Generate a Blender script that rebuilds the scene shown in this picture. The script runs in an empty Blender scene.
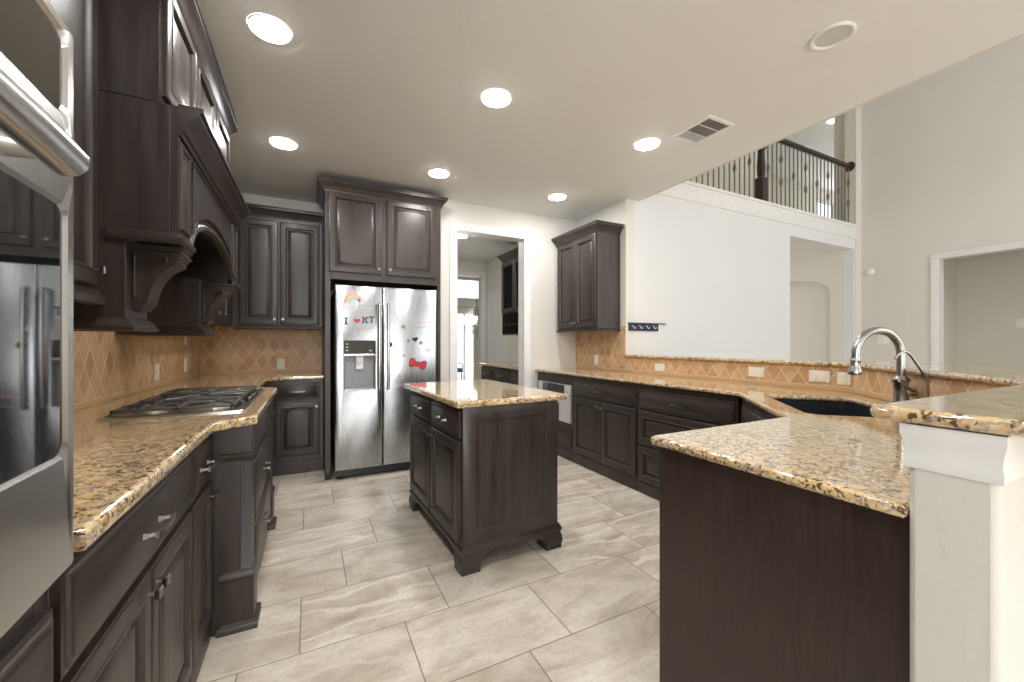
import bpy, bmesh, math, random
from mathutils import Vector, Matrix
C = bpy.context
SC = C.scene
COL = SC.collection
PI = math.pi
R = math.radians
random.seed(7)

# ------------------------------------------------------------------ camera
cam_d = bpy.data.cameras.new('camera')
cam = bpy.data.objects.new('camera', cam_d)
COL.objects.link(cam)
cam.location = (0, 0, 1.22)
cam.rotation_euler = (R(90), 0, R(-26.8))
cam_d.sensor_width = 36.0
cam_d.lens = 36.0 * 402 / 1024
cam_d.shift_y = 2 / 1024
cam_d.clip_start = 0.02
SC.camera = cam

# ------------------------------------------------------------------ view and sky
SC.view_settings.view_transform = 'Standard'
SC.view_settings.look = 'None'
SC.view_settings.exposure = 0.14
SC.view_settings.gamma = 1.0
SC.view_settings.use_curve_mapping = False
world = bpy.data.worlds.new('world')
SC.world = world
world.use_nodes = True
wn = world.node_tree.nodes
wn['Background'].inputs[0].default_value = (0.88, 0.95, 1.0, 1)
wn['Background'].inputs[1].default_value = 1.6
try:
    SC.cycles.use_denoising = True
    SC.cycles.max_bounces = 8
    SC.cycles.diffuse_bounces = 5
    SC.cycles.sample_clamp_indirect = 6.0
    SC.cycles.caustics_reflective = False
    SC.cycles.caustics_refractive = False
except Exception:
    pass


def day_light(name, loc, rot, sx, sy, power, color=(1.0, 0.985, 0.96)):
    d = bpy.data.lights.new(name, 'AREA')
    d.shape = 'RECTANGLE'
    d.size = sx
    d.size_y = sy
    d.energy = power
    d.color = color
    o = bpy.data.objects.new(name, d)
    COL.objects.link(o)
    o.location = loc
    o.rotation_euler = rot
    return o


# area lamps for daylight; unseen openings behind camera and at hall end are added
FWD = (R(90), 0, 0)          # shines towards +Y ... see below
day_light('added_patio_daylight', (-.92, -2.1, 1.25), (0, R(-90), 0), 2.2, 3.0, 40)  # unseen patio door light, added to brighten the kitchen from behind
day_light('added_breakfast_daylight', (-.05, -3.9, 1.45), (R(90), 0, 0), 1.4, 1.9, 105)  # unseen window light behind the camera, added to lift the kitchen
day_light('added_great_room_daylight_low', (5.6, -3.9, 1.5), (R(90), 0, 0), 3.8, 2.0, 70)  # unseen great-room windows behind the camera, added as daylight source
day_light('added_great_room_daylight_high', (5.6, -3.9, 4.3), (R(90), 0, 0), 3.8, 1.9, 110)  # upper row of the same added great-room daylight
day_light('daylight_dining', (3.85, 10.49, 1.06), (R(-90), 0, 0), 1.36, 1.95, 36)
day_light('daylight_hall_upstairs', (12.95, 6.08, 4.15), (R(-90), 0, 0), .95, 2.0, 32)
day_light('added_hall_daylight', (6.85, 6.48, 1.2), (R(-90), 0, 0), 1.25, 2.1, 28)  # unseen end window light, added to brighten the dim hall alcove
LAMP = 142.0                  # radiance of the ceiling can lenses


# ------------------------------------------------------------------ materials
def mat(name):
    m = bpy.data.materials.new(name)
    m.use_nodes = True
    nt = m.node_tree
    return m, nt, nt.nodes['Principled BSDF']


def N(nt, t, **kw):
    n = nt.nodes.new(t)
    for k, v in kw.items():
        if k.startswith('i_'):
            n.inputs[int(k[2:])].default_value = v
        else:
            setattr(n, k, v)
    return n


def L(nt, a, b):
    nt.links.new(a, b)


def ramp(nt, src, stops, interp='LINEAR'):
    r = nt.nodes.new('ShaderNodeValToRGB')
    r.color_ramp.interpolation = interp
    e = r.color_ramp.elements
    e[0].position, e[0].color = stops[0][0], (*stops[0][1], 1)
    e[1].position, e[1].color = stops[-1][0], (*stops[-1][1], 1)
    for p, c in stops[1:-1]:
        x = e.new(p)
        x.color = (*c, 1)
    L(nt, src, r.inputs[0])
    return r.outputs[0]


def coords(nt, scale=(1, 1, 1), kind='Object'):
    tc = nt.nodes.new('ShaderNodeTexCoord')
    mp = nt.nodes.new('ShaderNodeMapping')
    mp.inputs['Scale'].default_value = scale
    L(nt, tc.outputs[kind], mp.inputs[0])
    return mp.outputs[0]


def noise(nt, vec, scale, detail=4, rough=0.5, dist=0.0):
    n = nt.nodes.new('ShaderNodeTexNoise')
    n.inputs['Scale'].default_value = scale
    n.inputs['Detail'].default_value = detail
    n.inputs['Roughness'].default_value = rough
    n.inputs['Distortion'].default_value = dist
    L(nt, vec, n.inputs['Vector'])
    return n.outputs['Fac']


def mathn(nt, op, a, b=None, c=None):
    n = nt.nodes.new('ShaderNodeMath')
    n.operation = op
    for i, v in enumerate((a, b, c)):
        if v is None:
            continue
        if isinstance(v, (int, float)):
            n.inputs[i].default_value = v
        else:
            L(nt, v, n.inputs[i])
    return n.outputs[0]


def mixc(nt, fac, a, b):
    n = nt.nodes.new('ShaderNodeMix')
    n.data_type = 'RGBA'
    if isinstance(fac, (int, float)):
        n.inputs[0].default_value = fac
    else:
        L(nt, fac, n.inputs[0])
    for s, v in ((6, a), (7, b)):
        if isinstance(v, tuple):
            n.inputs[s].default_value = (*v, 1)
        else:
            L(nt, v, n.inputs[s])
    return n.outputs[2]


def bump(nt, bsdf, h, strength, dist=0.01):
    b = nt.nodes.new('ShaderNodeBump')
    b.inputs['Strength'].default_value = strength
    b.inputs['Distance'].default_value = dist
    L(nt, h, b.inputs['Height'])
    L(nt, b.outputs[0], bsdf.inputs['Normal'])


def m_plain(name, col, rough=0.5, metal=0.0, spec=0.5, coat=0.0):
    m, nt, b = mat(name)
    v = coords(nt)
    f = noise(nt, v, 9.0, 3)
    c = ramp(nt, f, [(0.3, tuple(x * 0.95 for x in col)), (0.7, tuple(min(1, x * 1.03) for x in col))])
    L(nt, c, b.inputs['Base Color'])
    b.inputs['Roughness'].default_value = rough
    b.inputs['Metallic'].default_value = metal
    b.inputs['Specular IOR Level'].default_value = spec
    b.inputs['Coat Weight'].default_value = coat
    return m


def m_paint(name, col, tex=0.25, rough=0.6):
    m, nt, b = mat(name)
    v = coords(nt)
    f = noise(nt, v, 2.0, 3)
    c = ramp(nt, f, [(0.3, tuple(x * 0.975 for x in col)), (0.7, col)])
    L(nt, c, b.inputs['Base Color'])
    b.inputs['Roughness'].default_value = rough
    b.inputs['Specular IOR Level'].default_value = 0.25
    h = noise(nt, v, 55.0, 3, 0.55)
    bump(nt, b, h, tex, 0.004)
    return m


def m_wood(name, dark, light, along='z', rough=0.36, spec=0.5, dist=0.7):
    m, nt, b = mat(name)
    sc = {'z': (14, 14, 1.1), 'x': (1.1, 14, 14), 'y': (14, 1.1, 14)}[along]
    v = coords(nt, sc)
    f = noise(nt, v, 2.2, 6, 0.62, dist)
    v2 = coords(nt, (2.0, 2.0, 0.8))
    g = noise(nt, v2, 1.6, 2, 0.5, 0.3)
    h = mathn(nt, 'ADD', mathn(nt, 'MULTIPLY', f, 0.7), mathn(nt, 'MULTIPLY', g, 0.45))
    c = ramp(nt, h, [(0.35, dark), (0.8, light)])
    L(nt, c, b.inputs['Base Color'])
    rr = ramp(nt, f, [(0.3, (rough - 0.06,) * 3), (0.7, (rough + 0.08,) * 3)])
    L(nt, rr, b.inputs['Roughness'])
    b.inputs['Specular IOR Level'].default_value = spec
    bump(nt, b, f, 0.06, 0.002)
    return m


def m_granite():
    m, nt, b = mat('golden_granite')
    v = coords(nt)
    warp = nt.nodes.new('ShaderNodeTexNoise')
    warp.inputs['Scale'].default_value = 26
    warp.inputs['Detail'].default_value = 3
    L(nt, v, warp.inputs['Vector'])
    vm = nt.nodes.new('ShaderNodeVectorMath')
    vm.operation = 'MULTIPLY_ADD'
    vm.inputs[1].default_value = (0.03, 0.03, 0.03)
    L(nt, warp.outputs['Color'], vm.inputs[0])
    L(nt, v, vm.inputs[2])
    vo = vm.outputs[0]
    big = noise(nt, vo, 42, 5, 0.65)
    base = ramp(nt, big, [(0.30, (0.40, 0.225, 0.09)), (0.42, (0.65, 0.43, 0.19)), (0.55, (0.77, 0.575, 0.31)), (0.70, (0.83, 0.715, 0.53))])
    vor = nt.nodes.new('ShaderNodeTexVoronoi')
    vor.inputs['Scale'].default_value = 150
    L(nt, vo, vor.inputs['Vector'])
    sep = nt.nodes.new('ShaderNodeSeparateColor')
    L(nt, vor.outputs['Color'], sep.inputs[0])
    cl = noise(nt, v, 34, 4, 0.65)
    dk = mathn(nt, 'ADD', mathn(nt, 'MULTIPLY', sep.outputs[0], 0.40), mathn(nt, 'MULTIPLY', cl, 0.95))
    dmask = ramp(nt, dk, [(0.725, (0, 0, 0)), (0.80, (0.92, 0.92, 0.92))])
    c1 = mixc(nt, dmask, base, (0.085, 0.05, 0.033))
    gk = mathn(nt, 'ADD', mathn(nt, 'MULTIPLY', sep.outputs[1], 0.45), mathn(nt, 'MULTIPLY', noise(nt, vo, 28, 3, 0.55), 0.85))
    gmask = ramp(nt, gk, [(0.74, (0, 0, 0)), (0.80, (0.8, 0.8, 0.8))])
    c2 = mixc(nt, gmask, c1, (0.40, 0.34, 0.29))
    L(nt, c2, b.inputs['Base Color'])
    b.inputs['Roughness'].default_value = 0.10
    b.inputs['Specular IOR Level'].default_value = 0.5
    b.inputs['Coat Weight'].default_value = 0.8
    b.inputs['Coat IOR'].default_value = 1.6
    b.inputs['Coat Roughness'].default_value = 0.05
    return m


def m_floor():
    m, nt, b = mat('travertine_floor_tile')
    tc = nt.nodes.new('ShaderNodeTexCoord')
    sp = nt.nodes.new('ShaderNodeSeparateXYZ')
    L(nt, tc.outputs['Object'], sp.inputs[0])
    ry = mathn(nt, 'DIVIDE', mathn(nt, 'SUBTRACT', sp.outputs[1], 1.39 - 0.392 * 30), 0.392)
    row = mathn(nt, 'FLOOR', ry)
    fy = mathn(nt, 'FRACT', ry)
    xx = mathn(nt, 'SUBTRACT', mathn(nt, 'SUBTRACT', sp.outputs[0], 0.375 - 0.61 * 20), mathn(nt, 'MULTIPLY', row, 0.2033))
    rx = mathn(nt, 'DIVIDE', xx, 0.61)
    colx = mathn(nt, 'FLOOR', rx)
    fx = mathn(nt, 'FRACT', rx)
    ex = mathn(nt, 'MULTIPLY', mathn(nt, 'MINIMUM', fx, mathn(nt, 'SUBTRACT', 1.0, fx)), 0.61)
    ey = mathn(nt, 'MULTIPLY', mathn(nt, 'MINIMUM', fy, mathn(nt, 'SUBTRACT', 1.0, fy)), 0.392)
    ed = mathn(nt, 'MINIMUM', ex, ey)
    cb = nt.nodes.new('ShaderNodeCombineXYZ')
    L(nt, row, cb.inputs[0])
    L(nt, colx, cb.inputs[1])
    wnz = nt.nodes.new('ShaderNodeTexWhiteNoise')
    wnz.noise_dimensions = '3D'
    L(nt, cb.outputs[0], wnz.inputs['Vector'])
    vm = nt.nodes.new('ShaderNodeVectorMath')
    vm.operation = 'MULTIPLY_ADD'
    vm.inputs[1].default_value = (19, 23, 31)
    L(nt, wnz.outputs['Color'], vm.inputs[0])
    L(nt, tc.outputs['Object'], vm.inputs[2])
    v = vm.outputs[0]
    mp = nt.nodes.new('ShaderNodeMapping')
    mp.inputs['Scale'].default_value = (0.8, 1.6, 1)
    L(nt, v, mp.inputs[0])
    f1 = noise(nt, mp.outputs[0], 3.0, 8, 0.62, 0.9)
    base = ramp(nt, f1, [(0.28, (0.34, 0.28, 0.215)), (0.42, (0.52, 0.45, 0.365)), (0.54, (0.65, 0.585, 0.495)), (0.70, (0.76, 0.70, 0.62))])
    # onyx-like swirling bands in some of the tiles
    sw = nt.nodes.new('ShaderNodeTexWave')
    sw.wave_type = 'BANDS'
    sw.bands_direction = 'Y'
    sw.inputs['Scale'].default_value = 1.7
    sw.inputs['Distortion'].default_value = 9.0
    sw.inputs['Detail'].default_value = 3
    sw.inputs['Detail Scale'].default_value = 1.3
    L(nt, mp.outputs[0], sw.inputs['Vector'])
    bm_ = ramp(nt, sw.outputs['Fac'], [(0.84, (0, 0, 0)), (0.97, (0.72, 0.72, 0.72))])
    sel = ramp(nt, wnz.outputs['Value'], [(0.42, (0, 0, 0)), (0.55, (1, 1, 1))])
    bmask = mathn(nt, 'MULTIPLY', bm_, sel)
    base = mixc(nt, bmask, base, (0.78, 0.73, 0.64))
    fine = noise(nt, v, 38, 5, 0.65)
    base = mixc(nt, ramp(nt, fine, [(0.35, (0.35,) * 3), (0.5, (0, 0, 0))]), base, (0.42, 0.36, 0.29))
    sh = nt.nodes.new('ShaderNodeHueSaturation')
    L(nt, base, sh.inputs['Color'])
    L(nt, mathn(nt, 'ADD', mathn(nt, 'MULTIPLY', wnz.outputs['Value'], 0.16), 0.92), sh.inputs['Value'])
    g = ramp(nt, ed, [(0.0026, (1, 1, 1)), (0.0038, (0, 0, 0))])
    c = mixc(nt, g, sh.outputs[0], (0.16, 0.128, 0.10))
    L(nt, c, b.inputs['Base Color'])
    rr = ramp(nt, fine, [(0.3, (0.38,) * 3), (0.7, (0.26,) * 3)])
    L(nt, mixc(nt, g, rr, (0.8, 0.8, 0.8)), b.inputs['Roughness'])
    bump(nt, b, ramp(nt, ed, [(0.0018, (0, 0, 0)), (0.004, (1, 1, 1))]), 0.5, 0.002)
    return m


def m_backsplash(name, axis):
    """Diamond tiles; axis is the object axis the pattern runs along."""
    m, nt, b = mat(name)
    tc = nt.nodes.new('ShaderNodeTexCoord')
    sp = nt.nodes.new('ShaderNodeSeparateXYZ')
    L(nt, tc.outputs['Object'], sp.inputs[0])
    u = sp.outputs[{'x': 0, 'y': 1}[axis]]
    uu = mathn(nt, 'DIVIDE', u, 0.108)
    vv = mathn(nt, 'DIVIDE', mathn(nt, 'SUBTRACT', sp.outputs[2], 0.945), 0.168)
    p = mathn(nt, 'ADD', mathn(nt, 'ADD', uu, vv), 40.0)
    q = mathn(nt, 'ADD', mathn(nt, 'SUBTRACT', uu, vv), 40.0)
    fp, fq = mathn(nt, 'FRACT', p), mathn(nt, 'FRACT', q)
    e1 = mathn(nt, 'MINIMUM', fp, mathn(nt, 'SUBTRACT', 1.0, fp))
    e2 = mathn(nt, 'MINIMUM', fq, mathn(nt, 'SUBTRACT', 1.0, fq))
    ed = mathn(nt, 'MINIMUM', e1, e2)
    band = mathn(nt, 'LESS_THAN', sp.outputs[2], 0.9445)
    line = mathn(nt, 'COMPARE', sp.outputs[2], 0.9445, 0.0018)
    cb = nt.nodes.new('ShaderNodeCombineXYZ')
    L(nt, mathn(nt, 'FLOOR', p), cb.inputs[0])
    L(nt, mathn(nt, 'FLOOR', q), cb.inputs[1])
    wnz = nt.nodes.new('ShaderNodeTexWhiteNoise')
    L(nt, cb.outputs[0], wnz.inputs['Vector'])
    tcol = ramp(nt, wnz.outputs['Value'], [(0.0, (0.49, 0.28, 0.135)), (0.35, (0.58, 0.355, 0.18)), (0.7, (0.63, 0.41, 0.22)), (1.0, (0.66, 0.46, 0.28))])
    v = coords(nt)
    n1 = noise(nt, v, 22, 5, 0.65)
    tcol = mixc(nt, ramp(nt, n1, [(0.35, (0.45,) * 3), (0.6, (0, 0, 0))]), tcol, (0.36, 0.215, 0.115))
    g = ramp(nt, ed, [(0.022, (1, 1, 1)), (0.034, (0, 0, 0))])
    g2 = mathn(nt, 'MULTIPLY', g, mathn(nt, 'SUBTRACT', 1.0, band))
    c = mixc(nt, g2, tcol, (0.74, 0.57, 0.39))
    c = mixc(nt, band, c, (0.58, 0.38, 0.20))
    c = mixc(nt, line, c, (0.74, 0.57, 0.39))
    L(nt, c, b.inputs['Base Color'])
    b.inputs['Roughness'].default_value = 0.45
    bump(nt, b, ramp(nt, ed, [(0.015, (0, 0, 0)), (0.05, (1, 1, 1))]), 0.35, 0.002)
    return m


def m_steel(name, axis='x', col=(0.60, 0.595, 0.585), rough=0.24):
    m, nt, b = mat(name)
    sc = {'x': (2, 160, 160), 'z': (160, 160, 2), 'y': (160, 2, 160)}[axis]
    v = coords(nt, sc)
    f = noise(nt, v, 2.0, 4, 0.6)
    L(nt, ramp(nt, f, [(0.3, tuple(x * 0.985 for x in col)), (0.7, col)]), b.inputs['Base Color'])
    L(nt, ramp(nt, f, [(0.3, (rough - 0.02,) * 3), (0.7, (rough + 0.025,) * 3)]), b.inputs['Roughness'])
    b.inputs['Metallic'].default_value = 1.0
    return m


def m_emit(name, col, strength):
    m, nt, b = mat(name)
    b.inputs['Base Color'].default_value = (0.9, 0.9, 0.9, 1)
    b.inputs['Emission Color'].default_value = (*col, 1)
    b.inputs['Emission Strength'].default_value = strength
    return m


def m_glass(name):
    m, nt, b = mat(name)
    b.inputs['Base Color'].default_value = (1, 1, 1, 1)
    b.inputs['Roughness'].default_value = 0.0
    b.inputs['IOR'].default_value = 1.1
    b.inputs['Transmission Weight'].default_value = 1.0
    return m


WD = m_wood('espresso_stained_wood', (0.018, 0.0128, 0.0112), (0.055, 0.0415, 0.0355))
WDH = m_wood('espresso_stained_wood_across', (0.018, 0.0128, 0.0112), (0.055, 0.0415, 0.0355), along='x')
GR = m_granite()
FL = m_floor()
BSY = m_backsplash('diamond_tile_along_y', 'y')
BSX = m_backsplash('diamond_tile_along_x', 'x')
PW = m_paint('warm_white_wall_paint', (0.73, 0.715, 0.675), 0.18)
PB = m_paint('bright_white_wall_paint', (0.75, 0.76, 0.77), 0.10)
PG = m_paint('greige_wall_paint', (0.70, 0.675, 0.60), 0.15)
PC = m_paint('ceiling_paint', (0.85, 0.86, 0.85), 0.22)
PH = m_paint('half_wall_paint', (0.66, 0.645, 0.60), 0.3)
PT = m_plain('white_trim_paint', (0.79, 0.79, 0.78), 0.35)
PT2 = m_plain('ivory_plastic', (0.80, 0.76, 0.66), 0.4)
WP = m_plain('white_plastic', (0.85, 0.85, 0.84), 0.4)
ST = m_steel('brushed_steel', 'x')
STV = m_steel('brushed_steel_upright', 'z')
FST = m_steel('fridge_steel', 'z', (0.43, 0.45, 0.475), 0.27)
NK = m_steel('brushed_nickel', 'x', (0.27, 0.26, 0.25), 0.32)
FN = m_steel('faucet_nickel', 'z', (0.36, 0.355, 0.34), 0.28)
BG = m_plain('black_glass', (0.012, 0.013, 0.014), 0.03, 0, 0.9, 0.6)
BK = m_plain('black_plastic', (0.02, 0.02, 0.022), 0.3)
IR = m_plain('black_cast_iron', (0.09, 0.086, 0.083), 0.34)
BR = m_plain('pale_brass', (0.75, 0.66, 0.5), 0.3, 0.6)
SK = m_plain('dark_composite_sink', (0.016, 0.018, 0.026), 0.3)
RB = m_plain('iron_railing', (0.22, 0.20, 0.175), 0.45, 0.3)
RW = m_plain('dark_rail_wood', (0.03, 0.017, 0.015), 0.3)
EM = m_emit('lamp_lens', (1.0, 0.985, 0.96), LAMP)
EMB = m_emit('lit_bulb_glass', (1.0, 0.90, 0.76), 2.2)
GL = m_glass('clear_glass')
RED = m_plain('red_vinyl', (0.62, 0.02, 0.05), 0.35)
NAV = m_plain('navy_vinyl', (0.008, 0.012, 0.045), 0.4)
PNK = m_plain('pink_vinyl', (0.85, 0.42, 0.52), 0.4)
CUR = m_plain('pale_curtain_linen', (0.80, 0.81, 0.74), 0.8)


# ------------------------------------------------------------------ mesh helpers
class MB:
    def __init__(self):
        self.bm = bmesh.new()

    def box(self, x0, x1, y0, y1, z0, z1):
        v = [self.bm.verts.new(p) for p in ((x0, y0, z0), (x1, y0, z0), (x1, y1, z0), (x0, y1, z0), (x0, y0, z1), (x1, y0, z1), (x1, y1, z1), (x0, y1, z1))]
        for f in ((3, 2, 1, 0), (4, 5, 6, 7), (0, 1, 5, 4), (1, 2, 6, 5), (2, 3, 7, 6), (3, 0, 4, 7)):
            self.bm.faces.new([v[i] for i in f])
        return self

    def rings(self, rings, cap0=True, cap1=True, smooth=False):
        """Skin a list of equal-length point loops."""
        rs = [[self.bm.verts.new(p) for p in r] for r in rings]
        n = len(rs[0])
        for a, b in zip(rs[:-1], rs[1:]):
            for i in range(n):
                j = (i + 1) % n
                f = self.bm.faces.new((a[i], a[j], b[j], b[i]))
                f.smooth = smooth
        if cap0:
            self.bm.faces.new(list(reversed(rs[0])))
        if cap1:
            self.bm.faces.new(rs[-1])
        return self

    def panel(self, x0, x1, z0, z1, prof, y=0.0):
        """Rectangular front built from (inset, outward) steps; front faces -y."""
        rg = []
        for ins, out in prof:
            a, b, c, d = x0 + ins, x1 - ins, z0 + ins, z1 - ins
            rg.append([(a, y - out, c), (b, y - out, c), (b, y - out, d), (a, y - out, d)])
        return self.rings(rg)

    def prism(self, poly, z0, z1):
        return self.rings([[(x, y, z0) for x, y in poly], [(x, y, z1) for x, y in poly]])

    def slab_y(self, poly, y0, y1):
        """Polygon in x,z with thickness along y."""
        return self.rings([[(x, y0, z) for x, z in poly], [(x, y1, z) for x, z in poly]])

    def slab_x(self, poly, x0, x1):
        return self.rings([[(x0, y, z) for y, z in poly], [(x1, y, z) for y, z in poly]])

    def lathe(self, cx, cy, prof, n=24, cap=True):
        rg = [[(cx + r * math.cos(2 * PI * i / n), cy + r * math.sin(2 * PI * i / n), z) for i in range(n)] for r, z in prof]
        return self.rings(rg, cap, cap, True)

    def tube(self, pts, rad, n=10, cap=True):
        pts = [Vector(p) for p in pts]
        m = len(pts)
        rads = rad if isinstance(rad, (list, tuple)) else [rad] * m
        rg = []
        up = None
        for i, p in enumerate(pts):
            t = (pts[min(i + 1, m - 1)] - pts[max(i - 1, 0)]).normalized()
            if up is None:
                up = Vector((0, 0, 1)) if abs(t.z) < 0.9 else Vector((1, 0, 0))
            s = t.cross(up).normalized()
            up = s.cross(t).normalized()
            rg.append([tuple(p + rads[i] * (math.cos(2 * PI * k / n) * s + math.sin(2 * PI * k / n) * up)) for k in range(n)])
        return self.rings(rg, cap, cap, True)

    def cyl(self, p, q, r, n=16):
        return self.tube([p, q], r, n)

    def sweep(self, path, prof, side=1, closed=False):
        """Sweep (offset, z) profile along a plan path with mitred corners; side=1 offsets to the right of travel."""
        pts = [Vector((p[0], p[1])) for p in path]
        n = len(pts)
        rg = []
        for i, p in enumerate(pts):
            def nrm(a, b):
                d = (b - a).normalized()
                return Vector((d.y, -d.x)) * side
            if closed:
                n0, n1 = nrm(pts[i - 1], p), nrm(p, pts[(i + 1) % n])
            else:
                n0 = nrm(pts[i - 1], p) if i > 0 else nrm(p, pts[i + 1])
                n1 = nrm(p, pts[i + 1]) if i < n - 1 else n0
            mt = (n0 + n1).normalized()
            k = 1 / max(0.25, mt.dot(n0))
            rg.append([(p.x + mt.x * k * o, p.y + mt.y * k * o, z) for o, z in prof])
        if closed:
            rg.append(rg[0])
            rs = [[self.bm.verts.new(q) for q in r] for r in rg[:-1]]
            rs.append(rs[0])
            for a, b in zip(rs[:-1], rs[1:]):
                for i in range(len(prof)):
                    j = (i + 1) % len(prof)
                    self.bm.faces.new((a[i], a[j], b[j], b[i]))
            return self
        return self.rings(rg)

    def move(self, M):
        bmesh.ops.transform(self.bm, matrix=M, verts=self.bm.verts)
        return self

    def mesh(self, name, m):
        bmesh.ops.recalc_face_normals(self.bm, faces=self.bm.faces)
        me = bpy.data.meshes.new(name)
        self.bm.to_mesh(me)
        self.bm.free()
        for x in (m if isinstance(m, (list, tuple)) else [m]):
            me.materials.append(x)
        me.set_sharp_from_angle(angle=R(38))
        return me

    def build(self, name, m, parent=None, bevel=0.0, loc=None, rotz=0.0):
        o = bpy.data.objects.new(name, self.mesh(name, m))
        COL.objects.link(o)
        if parent is not None:
            o.parent = parent
        if loc is not None:
            o.location = loc
            o.rotation_euler = (0, 0, rotz)
        if bevel:
            b = o.modifiers.new('edge', 'BEVEL')
            b.width = bevel
            b.segments = 2
            b.limit_method = 'ANGLE'
            b.angle_limit = R(50)
        return o


def tag(o, label, cat, group=None):
    o['label'] = label
    o['category'] = cat
    if group:
        o['group'] = group
    return o


def thing(name, label, cat, loc=(0, 0, 0), rotz=0.0, group=None):
    o = bpy.data.objects.new(name, None)
    COL.objects.link(o)
    o.empty_display_size = 0.05
    o.location = loc
    o.rotation_euler = (0, 0, rotz)
    return tag(o, label, cat, group)


def struct(o, label=None, cat=None):
    o['kind'] = 'structure'
    if label:
        o['label'] = label
        o['category'] = cat or 'wall'
    return o


def copy_tree(o, parent=None):
    c = o.copy()
    COL.objects.link(c)
    if parent is not None:
        c.parent = parent
    for ch in list(o.children):
        copy_tree(ch, c)
    return c


def slab(name, outer, holes, z0, z1, m, bev=0.012):
    """Stone slab with a rounded edge all round and optional cut-outs."""
    cu = bpy.data.curves.new(name, 'CURVE')
    cu.dimensions = '2D'
    cu.fill_mode = 'BOTH'
    for poly in [outer] + holes:
        s = cu.splines.new('POLY')
        s.points.add(len(poly) - 1)
        for p, (x, y) in zip(s.points, poly):
            p.co = (x, y, 0, 1)
        s.use_cyclic_u = True
    h = (z1 - z0) / 2
    cu.extrude = h - bev
    cu.bevel_depth = bev
    cu.bevel_resolution = 4
    cu.offset = -bev
    tmp = bpy.data.objects.new(name, cu)
    COL.objects.link(tmp)
    dg = C.evaluated_depsgraph_get()
    me = bpy.data.meshes.new_from_object(tmp.evaluated_get(dg))
    bpy.data.objects.remove(tmp)
    me.transform(Matrix.Translation((0, 0, (z0 + z1) / 2)))
    me.materials.clear()
    me.materials.append(m)
    for p in me.polygons:
        p.use_smooth = True
    me.set_sharp_from_angle(angle=R(40))
    me.name = name
    o = bpy.data.objects.new(name, me)
    COL.objects.link(o)
    return o


def rounded(cx, cy, w, d, r, ang=0.0, n=5):
    pts = []
    for sx, sy, a0 in ((1, 1, 0), (-1, 1, 90), (-1, -1, 180), (1, -1, 270)):
        for k in range(n + 1):
            a = R(a0 + 90 * k / n)
            pts.append((sx * (w / 2 - r) + r * math.cos(a), sy * (d / 2 - r) + r * math.sin(a)))
    ca, sa = math.cos(ang), math.sin(ang)
    return [(cx + x * ca - y * sa, cy + x * sa + y * ca) for x, y in pts]


# ------------------------------------------------------------------ cabinet kit (front faces local -y, left edge at x=0)
DOORP = [(0, 0), (0, .015), (.004, .019), (.008, .020), (.046, .020), (.049, .0225), (.054, .0225), (.058, .017), (.061, .006), (.069, .0055), (.073, .009), (.100, .0175), (.104, .018)]
FLATP = [(0, 0), (0, .015), (.004, .019), (.050, .020), (.056, .013), (.062, .012)]
DRAWP = [(0, 0), (0, .011), (.004, .013), (.010, .013), (.013, .017), (.020, .017), (.024, .020)]
CROWN = [(0, 0), (0.006, 0), (0.010, .014), (.016, .018), (.022, .034), (.040, .058), (.052, .066), (.056, .070), (.056, .084), (.062, .088), (.062, .098), (0, .098)]


def crown_prof(z, k=1.0, h=1.0):
    return [(o * k, z + a * h) for o, a in CROWN]


def add_knob(parent, x, z, y=-.020):
    b = MB()
    b.cyl((x, y, z), (x, y - .016, z), .0055, 10)
    b.rings([[(x - a, y - d, z - a), (x + a, y - d, z - a), (x + a, y - d, z + a), (x - a, y - d, z + a)] for a, d in ((.006, .013), (.0115, .018), (.0125, .024), (.010, .027))])
    return b.build('knob', NK, parent)


def add_pull(parent, x, z, y=-.020, w=.11):
    b = MB()
    h = w / 2
    for s in (-1, 1):
        b.rings([[(x + s * h - a, y - d, z - a * .8), (x + s * h + a, y - d, z - a * .8), (x + s * h + a, y - d, z + a * .8), (x + s * h - a, y - d, z + a * .8)] for a, d in ((.010, 0), (.009, .004), (.005, .012), (.0045, .024))])
    n = 10
    b.rings([[(x + t * (h + .012), y - .024 - .006 * (1 - t * t), z - q), (x + t * (h + .012), y - .031 - .006 * (1 - t * t), z - q), (x + t * (h + .012), y - .031 - .006 * (1 - t * t), z + q), (x + t * (h + .012), y - .024 - .006 * (1 - t * t), z + q)]
             for t in [-1 + 2 * i / n for i in range(n + 1)] for q in (.0045 + .0035 * abs(t),)])
    return b.build('pull', NK, parent)


def front(parent, kind, x0, x1, z0, z1, hw=None):
    """kind: door / flat / drawer. hw: knob 'l'/'r' + 't'/'b', or 'p' for a pull."""
    prof = {'door': DOORP, 'flat': FLATP, 'drawer': DRAWP, 'panel_drawer': DOORP}[kind]
    if kind != 'drawer' and min(x1 - x0, z1 - z0) < .24:
        prof = [(i * .75, o) for i, o in prof]
    d = MB().panel(x0, x1, z0, z1, prof).build('drawer' if 'drawer' in kind else 'door', WDH if 'drawer' in kind else WD, parent)
    if hw == 'p':
        add_pull(d, (x0 + x1) / 2, (z0 + z1) / 2)
    elif hw == 'pp':
        add_pull(d, x0 + (x1 - x0) * .3, (z0 + z1) / 2)
        add_pull(d, x0 + (x1 - x0) * .7, (z0 + z1) / 2)
    elif hw:
        add_knob(d, x0 + .026 if hw[0] == 'l' else x1 - .026, z1 - .05 if hw[1] == 't' else z0 + .05)
    return d


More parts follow.
